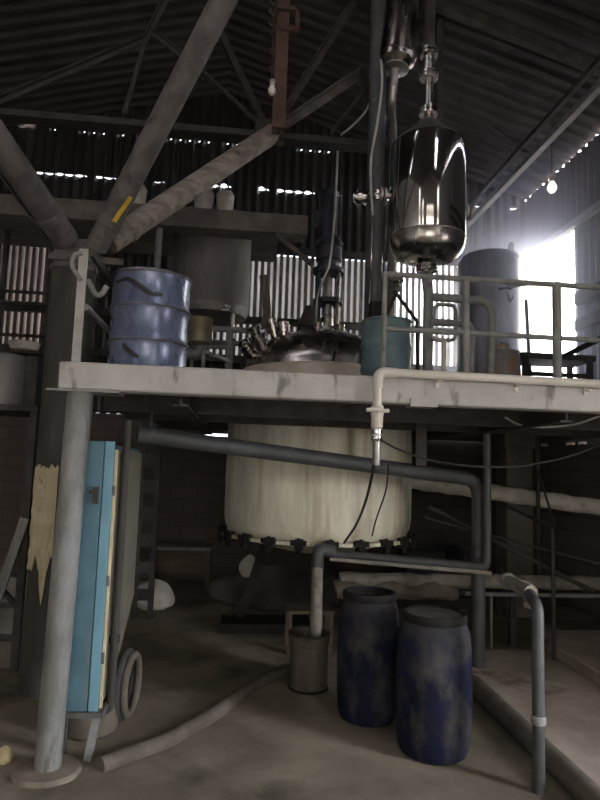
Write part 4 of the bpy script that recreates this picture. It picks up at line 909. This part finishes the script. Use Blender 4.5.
# ------------------------------------------------------------------ barrels and bucket
def barrel(px_, py_, R, H, lab, lid, seed):
    c = at(px_, py_, Z=0); t = thing('plastic_barrel', lab, 'barrel', c, 'blue plastic barrels under the platform')
    p = [(R*.80, 0), (R*.88, .012), (R*.95, .06), (R*.985, .14), (R, H*.3), (R*1.012, H*.45), (R, H*.62), (R*.985, H*.76), (R*.94, H*.86), (R*.85, H*.925), (R*.80, H*.94), (R*.80, H*.955)]
    mb = MB(); mb.lathe(p+[(R*.7, H*.955), (R*.7, H*.90), (0, H*.90)], (c.x, c.y, 0), 56, ripple=lambda a, h: .006*math.sin(2*a+seed)+.004*math.sin(5*a+h*6+seed)); obj('body', mb, 'barrel', t)
    mb = MB(); mb.lathe([(R*.79, H*.935), (R*.86, H*.94), (R*.87, H*.955), (R*.87, H*.985), (R*.84, H)]+([(R*.78, H), (R*.75, H*.985), (0, H*.982)] if lid else [(R*.75, H), (R*.73, H*.93), (R*.72, H*.91)]), (c.x, c.y, 0), 48)
    rb_ = obj('lid' if lid else 'rim', mb, 'black', t)
    if lid:
        mb = MB(); mb.lathe([(R*.72, H*.982), (R*.72, H*.99), (0, H*.992)], (c.x, c.y, 0), 48); obj('lid_disc', mb, 'barreltop', rb_)
    if not lid:
        mb = MB(); mb.lathe([(R*.7, H*.9), (R*.7, H*.905), (0, H*.91)], (c.x, c.y, 0), 40); obj('contents', mb, 'lag', t)
    return c
barrel(433, 751, .236, .85, 'scuffed blue plastic barrel with flat lid, nearest of the two barrels', True, 1)
barrel(367, 717, .222, .87, 'open blue plastic barrel without a lid, behind the lidded barrel', False, 4)
t = thing('metal_bucket', 'stained metal bucket under the pale outlet pipe beside the barrels', 'bucket', (bk.x, bk.y, 0))
mb = MB(); r = .158; mb.lathe([(r*.93, 0), (r*.97, .01), (r*.97, bkH*.8), (r*1.03, bkH*.82), (r*1.03, bkH*.98), (r*1.06, bkH), (r*1.0, bkH), (r*.96, bkH*.9), (r*.93, .2), (0, .2)], (bk.x, bk.y, 0), 40); obj('body', mb, 'bucket', t)
mb = MB(); mb.torus((bk.x, bk.y, bkH*.985), r*1.05, .009, n=40, m=8); obj('rim', mb, 'darksteel', t)
mb = MB(); mb.torus((bk.x, bk.y, .012), r*.98, .009, n=40, m=8); obj('foot_ring', mb, 'black', t)
sY = 6.15; sz = zat(308, 607, sY); sx0, sx1 = xat(286, 610, sY), xat(332, 610, sY)
t = thing('wooden_stool', 'low wooden stool frame behind the stained bucket', 'stool', ((sx0+sx1)/2, sY, 0))
mb = MB(); mb.box((sx0, sY-.17, sz-.035), (sx1, sY+.17, sz)); obj('seat', mb, 'wood', t, bevel=.006)
for x in (sx0+.03, sx1-.03):
    for y in (sY-.14, sY+.14):
        mb = MB(); mb.box((x-.02, y-.02, 0), (x+.02, y+.02, sz-.03)); obj('leg', mb, 'wood', t)
# prop legs and dark tray below the reactor
t = thing('steel_prop', 'black slanting steel prop standing below the left side of the reactor', 'prop', at(240, 616, Z=0))
e = at(268, 546, Y=6.2); f = at(240, 617, Z=.1); e = V((e.x, f.y-.0, zat(268, 546, f.y)))
mb = MB(); mb.bar(f, e, .09, .05, hint=(0, -1, 0)); obj('leg', mb, 'black', t)
g = V((f.x-.12, f.y, .1)); mb = MB(); mb.bar(g, f+(e-f)*.42, .03, .03, hint=(0, -1, 0)); obj('stay', mb, 'black', t)
mb = MB(); mb.box((f.x-.2, f.y-.3, 0), (f.x+.75, f.y+.12, .1)); obj('base_tray', mb, 'black', t, bevel=.01)

# ------------------------------------------------------------------ cabinet
kx1 = xat(108, 580, 3.95); ky0, ky1 = 3.93, 5.0; kx0 = xat(58, 580, 3.93)
kz0 = zat(100, 711, 3.93); kz1 = zat(100, 441, 3.93)
cb = thing('control_cabinet', 'tall blue steel cabinet with beige side panel behind the grey column', 'cabinet', ((kx0+kx1)/2, 4.4, 0))
mb = MB(); pr = [(ky0+.01, kz0), (ky0+.35, kz0), (ky1, kz0+.43), (ky1, kz1-.02), (ky0+.01, kz1-.02)]
mb.add([(kx0, y, z) for y, z in pr]+[(kx1-.02, y, z) for y, z in pr], [(4, 3, 2, 1, 0), (5, 6, 7, 8, 9)]+[(i, (i+1) % 5, 5+(i+1) % 5, 5+i) for i in range(5)]); obj('body', mb, 'cabblue_dark', cb, bevel=.006)
xm = xat(98, 560, 3.93)
mb = MB(); mb.box((xm, ky0-.012, kz0+.0), (kx1-.005, ky0+.012, kz1)); obj('door_edge', mb, 'cabblue', cb, bevel=.004)
mb = MB(); mb.box((kx0, ky0-.008, kz0), (xm-.004, ky0+.012, kz1)); fp_ = obj('front_panel', mb, 'cabblue_dark', cb, bevel=.004)
mb = MB(); mb.add([(kx1-.02, ky0+.05, kz0+.02), (kx1-.02, ky0+.35, kz0+.02), (kx1-.02, ky1, kz0+.45), (kx1-.02, ky1, kz1-.05), (kx1-.02, ky0+.05, kz1-.05), (kx1+.0, ky0+.05, kz0+.02), (kx1+.0, ky0+.35, kz0+.02), (kx1+.0, ky1, kz0+.45), (kx1+.0, ky1, kz1-.05), (kx1+.0, ky0+.05, kz1-.05)],
                  [(4, 3, 2, 1, 0), (5, 6, 7, 8, 9)]+[(i, (i+1) % 5, 5+(i+1) % 5, 5+i) for i in range(5)]); obj('side_panel', mb, 'beige', cb)
mb = MB(); mb.box((kx1-.004, ky0+.01, kz0+.01), (kx1+.014, ky0+.03, kz1-.05)); es_ = obj('edge_strip', mb, 'cream', cb, bevel=.003)
for z in (kz1-.30, kz0+.75, kz0+.3):
    mb = MB(); mb.tube([(kx1+.0, ky0, z-.03), (kx1+.0, ky0, z+.03)], .012, 10); obj('hinge', mb, 'strut', es_)
mb = MB(); zz3 = kz1-.33; mb.box((xm-.05, ky0-.03, zz3-.05), (xm-.02, ky0-.006, zz3+.05)); mb.box((xm-.07, ky0-.04, zz3+.01), (xm-.02, ky0-.02, zz3+.03)); obj('latch', mb, 'darksteel', fp_)
mb = MB(); mb.box((kx0+.1, ky0-.03, kz0-.03), (kx1+.03, ky0+.12, kz0)); obj('foot_rail', mb, 'strut', cb)
lb = at(90, 775, Z=0)
mb = MB(); lb.x = xat(92, 745, ky0); mb.bar((lb.x-.02, ky0, 0), (lb.x+.02, ky0, kz0-.02), .045, .035, hint=(0, 1, 0)); obj('leg', mb, 'rail', cb)
for (x, y) in ((kx0+.1, ky1-.1), (kx1-.1, ky1-.1), (kx0+.08, ky0+.06)):
    mb = MB(); mb.box((x-.02, y-.02, 0), (x+.02, y+.02, kz0+(.36 if y > 4.5 else 0))); obj('leg', mb, 'strut', cb)
# conduit in front of the beige side
cY = 4.10; cxx = kx1+.035
mb = MB(); mb.tube([V((kx1-.02, cY, .22)), V((cxx, cY, .22)), V((cxx, cY, .4)), V((cxx, cY, zat(124, 420, cY)))], .024, 14, bend=.06)
for z in (.62, 1.75): mb.lathe([(.033, z), (.033, z+.04)], (cxx, cY, 0), 14)
obj('conduit_pipe', mb, 'oldcol', label='brown upright conduit pipe standing against the beige cabinet side', cat='pipe')
# tyre-like coil leaning behind the conduit
q = at(123, 713, Y=4.5); q = V((q.x+.02, 4.5, .235))
t = thing('hose_coil', 'grey hose coil standing on edge behind the foot of the cabinet', 'hose', (q.x, q.y, 0))
for i in range(2):
    mb = MB(); mb.torus(q+V((i*.045-.02, 0, 0)), .205-.02*i, .026, axis=(1, -.10, .0), n=40, m=12); obj('loop', mb, 'hose' if i else 'rubber', t)
tb = at(96, 749, Z=0); mb = MB(); mb.lathe([(.16, 0), (.175, .02), (.175, kz0-.06), (.155, kz0-.06), (.155, .03), (0, .03)], (tb.x-.10, tb.y+.27, 0), 36); obj('flat_tub', mb, 'hose', label='shallow dark tub on the floor beneath the blue cabinet', cat='tub')
# drum under the cabinet
# ------------------------------------------------------------------ clutter on the left
gx = xat(6, 380, 5.6)
t = thing('storage_rack', 'dark steel rack at the left edge behind the brown column', 'rack', (gx, 5.7, 0))
rz = zat(10, 405, 5.5); rx0, rx1 = gx-.9, xat(40, 405, 5.5)
mb = MB(); mb.box((rx0, 5.45, rz-.05), (rx1, 6.3, rz)); obj('shelf', mb, 'darksteel', t)
for x in (rx0+.04, rx1-.04):
    for y in (5.5, 6.25):
        mb = MB(); mb.box((x-.03, y-.03, 0), (x+.03, y+.03, rz-.04)); obj('post', mb, 'darksteel', t)
mb = MB(); mb.bar((rx1-.04, 5.5, .5), (rx0, 5.5, 1.7), .04, .04, hint=(0, 1, 0)); obj('cross_brace', mb, 'darksteel', t)
H = zat(0, 352, 5.8)-rz; c = V((xat(3, 380, 5.85), 5.87, rz))
mb = MB(); mb.lathe([(.215, 0), (.23, .02), (.23, H*.86), (.2, H*.95), (.1, H), (0, H)], c, 36); obj('water_tank', mb, 'tanktint', label='grey plastic water tank on the rack at the left edge', cat='tank')
mb = MB(); c2 = V((xat(35, 395, 5.9), 5.9, rz)); mb.box((c2.x-.055, 5.75, rz), (c2.x+.055, 6.1, zat(31, 358, 5.9))); obj('metal_box', mb, 'darksteel', label='dark metal box on the rack between the tank and the brown column', cat='box', bevel=.01)
yb_ = 7.9; zsh = zat(24, 352, yb_); x0_ = xat(-10, 350, yb_); x1_ = xat(45, 350, yb_)
t = thing('wall_shelf', 'thin dark steel shelf before the left light panel', 'shelf', ((x0_+x1_)/2, yb_, zsh-.03))
mb = MB(); mb.box((x0_, yb_-.15, zsh-.03), (x1_, yb_+.3, zsh)); obj('board', mb, 'darksteel', t)
for x in (x0_+.04, x1_-.04):
    mb = MB(); mb.box((x-.03, yb_+.1, 0), (x+.03, yb_+.16, 5.0)); obj('upright', mb, 'darksteel', t)
for z in (zat(24, 290, yb_), zat(24, 301, yb_), zat(24, 334, yb_)):
    mb = MB(); mb.tube([(x0_, yb_+.1, z), (x1_, yb_+.1, z)], .022, 8); obj('bar', mb, 'darksteel', t)
c = V((xat(24, 350, yb_), yb_, zsh)); mb = MB(); mb.lathe([(.10, 0), (.16, .03), (.185, .10), (.19, .115), (.175, .115), (.12, .05), (0, .04)], c, 36); obj('basin', mb, 'sack', label='shallow white basin on the steel shelf at the left light panel', cat='basin')
# lagged bundle below the rack and steps
mb = MB(); pts = curve([(gx-.3, 5.55, 1.0), (gx-.05, 5.52, 1.6), (gx+.2, 5.6, 1.95)]); 
st_ = thing('steps', 'low concrete steps at the left edge behind the brown column', 'steps', (gx-.1, 5.9, 0))
for k, (z, y) in enumerate(((.22, 5.57), (.44, 5.79), (.66, 6.0))):
    mb = MB(); mb.box((XL+2.9, y, 0), (xat(19, 640, 5.6), 6.2, z)); obj('step', mb, 'beam', st_, bevel=.008)
p0 = at(-6, 610, Y=5.35); p1 = at(25, 518, Y=5.35); p0b = p0+(p0-p1)*((p0.z)/(p1.z-p0.z))
mb = MB(); mb.bar(p0b+V((0, 0, .01)), p1, .07, .03, hint=(0, -1, 0)); obj('plank', mb, 'column', label='grey weathered plank leaning near the left edge', cat='plank')
c = at(4, 762, Z=0); mb = MB(); mb.blob(c+V((0, 0, .03)), (.05, .045, .055), seed=3, jit=.12); obj('foam_chunk', mb, 'cream', label='small yellowish chunk lying on the floor at the left edge', cat='debris')
c = at(110, 776, Z=0)
# ------------------------------------------------------------------ things in the dark below the platform
c = at(146, 612, Z=0); mb = MB(); mb.blob(c+V((.05, .2, .12)), (.26, .2, .2), seed=8, jit=.1); obj('sack', mb, 'sack', label='crumpled white sack on the floor right of the cabinet', cat='sack', group='white sacks')
pc = at(250, 590, Y=7.6); zsk = zat(250, 572, 7.6)
mb = MB(); mb.blob((pc.x+.6, 8.05, .15), (1.0, .36, .28), seed=11, jit=.16, n=40, m=20); hb = obj('dust_heap', mb, 'deck', label='dark grey heap on the floor behind the reactor prop', cat='heap')
c = V((xat(250, 565, 8.0), 7.95, zat(250, 566, 8.0)-.03)); mb = MB(); mb.blob(c, (.13, .1, .16), seed=9, jit=.08); obj('sack', mb, 'sack', label='small pale sack perched on the dark heap behind the reactor prop', cat='sack', group='white sacks')
bY2 = 8.7; bz_ = zat(180, 545, bY2); a = xat(152, 545, bY2); b_ = xat(212, 545, bY2)
t = thing('wooden_bench', 'old brown wooden bench against the block wall below the platform', 'bench', ((a+b_)/2, bY2, 0))
mb = MB(); mb.box((a, bY2-.2, bz_-.05), (b_, bY2+.25, bz_)); obj('seat', mb, 'column', t, bevel=.006)
mb = MB(); mb.box((a+.02, bY2-.05, .25), (b_-.02, bY2+.0, bz_-.05)); obj('panel', mb, 'wood', t)
for x in (a+.04, b_-.04):
    mb = MB(); mb.box((x-.03, bY2-.18, 0), (x+.03, bY2-.12, bz_-.04)); mb.box((x-.03, bY2+.15, 0), (x+.03, bY2+.21, bz_-.04)); obj('leg', mb, 'wood', t)
x = xat(146, 540, 7.3); t = thing('lattice_post', 'dark upright post with plates holding the platform right of the cabinet', 'post', (x, 7.3, 0))
for s_ in (-1, 1):
    mb = MB(); mb.angle((x+s_*.09, 7.3, 0), (x+s_*.09, 7.3, 2.235), .06, .012); obj('angle', mb, 'darksteel', t)
for k in range(7):
    mb = MB(); z = .2+k*.3; mb.box((x-.11, 7.26, z), (x+.11, 7.272, z+.13)); obj('batten', mb, 'darksteel', t)
x = xat(515, 500, 7.6); t = thing('concrete_pier', 'brownish concrete pier under the platform below the corner tank', 'pier', (x, 7.6, 0))
mb = MB(); mb.box((x-.17, 7.45, 0), (x+.17, 7.8, 2.1)); obj('shaft', mb, 'beam', t, bevel=.02)
mb = MB(); mb.box((x-.22, 7.4, 2.06), (x+.22, 7.85, 2.234)); obj('head', mb, 'beam', t, bevel=.01)
# dark machine behind reactor right
t = thing('pump_skid', 'dark dusty pump on a skid in the gloom right of the reactor', 'pump', (xat(440, 540, 8), 8.2, 0))
cx = xat(440, 540, 8.0)
mb = MB(); mb.box((cx-.6, 7.9, 0), (cx+.6, 8.6, .14)); obj('skid', mb, 'darksteel', t)
mb = MB(); mb.lathe([(.2, -.45), (.26, -.43), (.26, .1), (.2, .15), (.12, .3), (.3, .32), (.3, .5), (.1, .52)], (cx, 8.25, .46), 32, (1, 0, 0)); mb.box((cx-.3, 8.1, .12), (cx+.05, 8.4, .3)); mb.box((cx+.3, 8.1, .12), (cx+.5, 8.4, .3)); obj('casing', mb, 'pipe', t)
# cables under the platform
mb = MB(); mb.tube(curve([at(376, 438, Y=3.72), at(374, 465, Y=4.2), at(366, 500, Y=4.75), at(356, 525, Y=5.4), at(344, 543, Y=5.6)]), .011, 8)
obj('cable', mb, 'cable', label='black cable hanging from the white valve down across the reactor', cat='cable', group='cables below the platform')
mb = MB(); mb.tube(curve([at(377, 438, Y=3.74), at(400, 450, Y=4.2), at(430, 460, Y=4.6), at(470, 466, Y=4.6), at(520, 466, Y=4.6), at(570, 456, Y=4.6), at(612, 440, Y=4.6)]), .008, 8)
obj('cable', mb, 'cable', label='thin black cable sagging to the right from the white valve', cat='cable', group='cables below the platform')
mb = MB(); mb.tube(curve([at(505, 417, Y=4.5), at(520, 425, Y=4.5), at(545, 427, Y=4.5), at(575, 424, Y=4.5), at(600, 416, Y=4.5)]), .009, 8)
obj('cable', mb, 'palecable', label='pale cable looping just under the platform at the right', cat='cable', group='cables below the platform')
mb = MB(); mb.tube(curve([at(388, 462, Y=3.75), at(386, 490, Y=5.0), at(376, 520, Y=5.5), at(372, 536, Y=5.72)]), .007, 8)
obj('cable', mb, 'cable', label='thin faint wire on the cream jacket right of the black cable', cat='cable', group='cables below the platform')

# ------------------------------------------------------------------ scattering volume added for lens glare and dust round the opening
hm = bpy.data.materials.new('glare_dust'); hm.use_nodes = True; nt = hm.node_tree; N = nt.nodes; L = nt.links
N.remove(N['Principled BSDF']); vs_ = N.new('ShaderNodeVolumeScatter'); vs_.inputs['Color'].default_value = (.70, .74, 1, 1); vs_.inputs['Anisotropy'].default_value = .0
tc = N.new('ShaderNodeTexCoord'); ln = N.new('ShaderNodeVectorMath'); ln.operation = 'DISTANCE'; HC = V((4.5, 8.3, 4.2))
ln.inputs[1].default_value = (0, 0, HC.z-2.34)
mp = N.new('ShaderNodeMapRange'); mp.inputs[1].default_value = 0; mp.inputs[2].default_value = HR = 2.3; mp.inputs[3].default_value = 1; mp.inputs[4].default_value = 0
pw = N.new('ShaderNodeMath'); pw.operation = 'POWER'; pw.inputs[1].default_value = 1.3; ml = N.new('ShaderNodeMath'); ml.operation = 'MULTIPLY'; ml.inputs[1].default_value = HAZE = 1.3
L.new(tc.outputs['Object'], ln.inputs[0]); L.new(ln.outputs['Value'], mp.inputs[0]); L.new(mp.outputs[0], pw.inputs[0]); L.new(pw.outputs[0], ml.inputs[0]); L.new(ml.outputs[0], vs_.inputs['Density'])
L.new(vs_.outputs[0], N['Material Output'].inputs['Volume'])
mb = MB(); mb.lathe([(HR*math.sin(math.pi*k/24) if 0 < k < 24 else 0, -HR*math.cos(math.pi*k/24)) for k in range(25)], HC, 64)
for v_ in mb.v: v_.x = min(v_.x, XR-.045); v_.y = min(v_.y, YB-.035); v_.z = min(max(v_.z, 2.34), 6.2)
ho = obj('haze', mb, hm, label='bluish haze standing for lens glare and dust before the bright opening', cat='haze', kind='stuff')
ho.location = (HC.x, HC.y, 2.34)
for v_ in ho.data.vertices: v_.co = v_.co + (ORG[ho.name]-V((HC.x, HC.y, 2.34)))
ho.data.set_sharp_from_angle(angle=.6)

# ------------------------------------------------------------------ light
w = bpy.data.worlds.new('World'); S.world = w; w.use_nodes = True; nt = w.node_tree; N = nt.nodes; L = nt.links
bg = N['Background']; tc = N.new('ShaderNodeTexCoord'); sx = N.new('ShaderNodeSeparateXYZ'); L.new(tc.outputs['Generated'], sx.inputs[0])
r = N.new('ShaderNodeValToRGB'); e = r.color_ramp.elements; e[0].position = .47; e[0].color = (.2, .18, .16, 1); e[1].position = .53; e[1].color = (1, 1, 1, 1)
mr = N.new('ShaderNodeMapRange'); mr.inputs[1].default_value = -1; mr.inputs[2].default_value = 1; L.new(sx.outputs['Z'], mr.inputs[0]); L.new(mr.outputs[0], r.inputs[0])
r2 = N.new('ShaderNodeValToRGB'); e = r2.color_ramp.elements; e[0].position = .3; e[0].color = (1, .95, .86, 1); e[1].position = .7; e[1].color = (.86, .89, 1, 1)
ad = N.new('ShaderNodeMath'); ad.operation = 'ADD'; L.new(sx.outputs['X'], ad.inputs[0]); L.new(sx.outputs['Y'], ad.inputs[1])
mr2 = N.new('ShaderNodeMapRange'); mr2.inputs[1].default_value = -1.4; mr2.inputs[2].default_value = 1.4; L.new(ad.outputs[0], mr2.inputs[0]); L.new(mr2.outputs[0], r2.inputs[0])
mx = N.new('ShaderNodeMix'); mx.data_type = 'RGBA'; mx.blend_type = 'MULTIPLY'; mx.inputs[0].default_value = 1; L.new(r.outputs[0], mx.inputs[6]); L.new(r2.outputs[0], mx.inputs[7])
mr3 = N.new('ShaderNodeMapRange'); mr3.interpolation_type = 'SMOOTHSTEP'; mr3.inputs[1].default_value = .25; mr3.inputs[2].default_value = .75; mr3.inputs[3].default_value = 2.0; mr3.inputs[4].default_value = 28.0
L.new(sx.outputs['X'], mr3.inputs[0]); L.new(mr3.outputs[0], bg.inputs['Strength'])      # the sun stands behind thin cloud on this side
L.new(mx.outputs[2], bg.inputs['Color'])
S.view_settings.view_transform = 'Standard'; S.view_settings.look = 'None'; S.view_settings.gamma = 1; S.view_settings.use_curve_mapping = False
S.view_settings.exposure = 1.2
S.cycles.use_denoising = True; S.cycles.max_bounces = 8; S.cycles.volume_bounces = 1; S.cycles.sample_clamp_indirect = 8
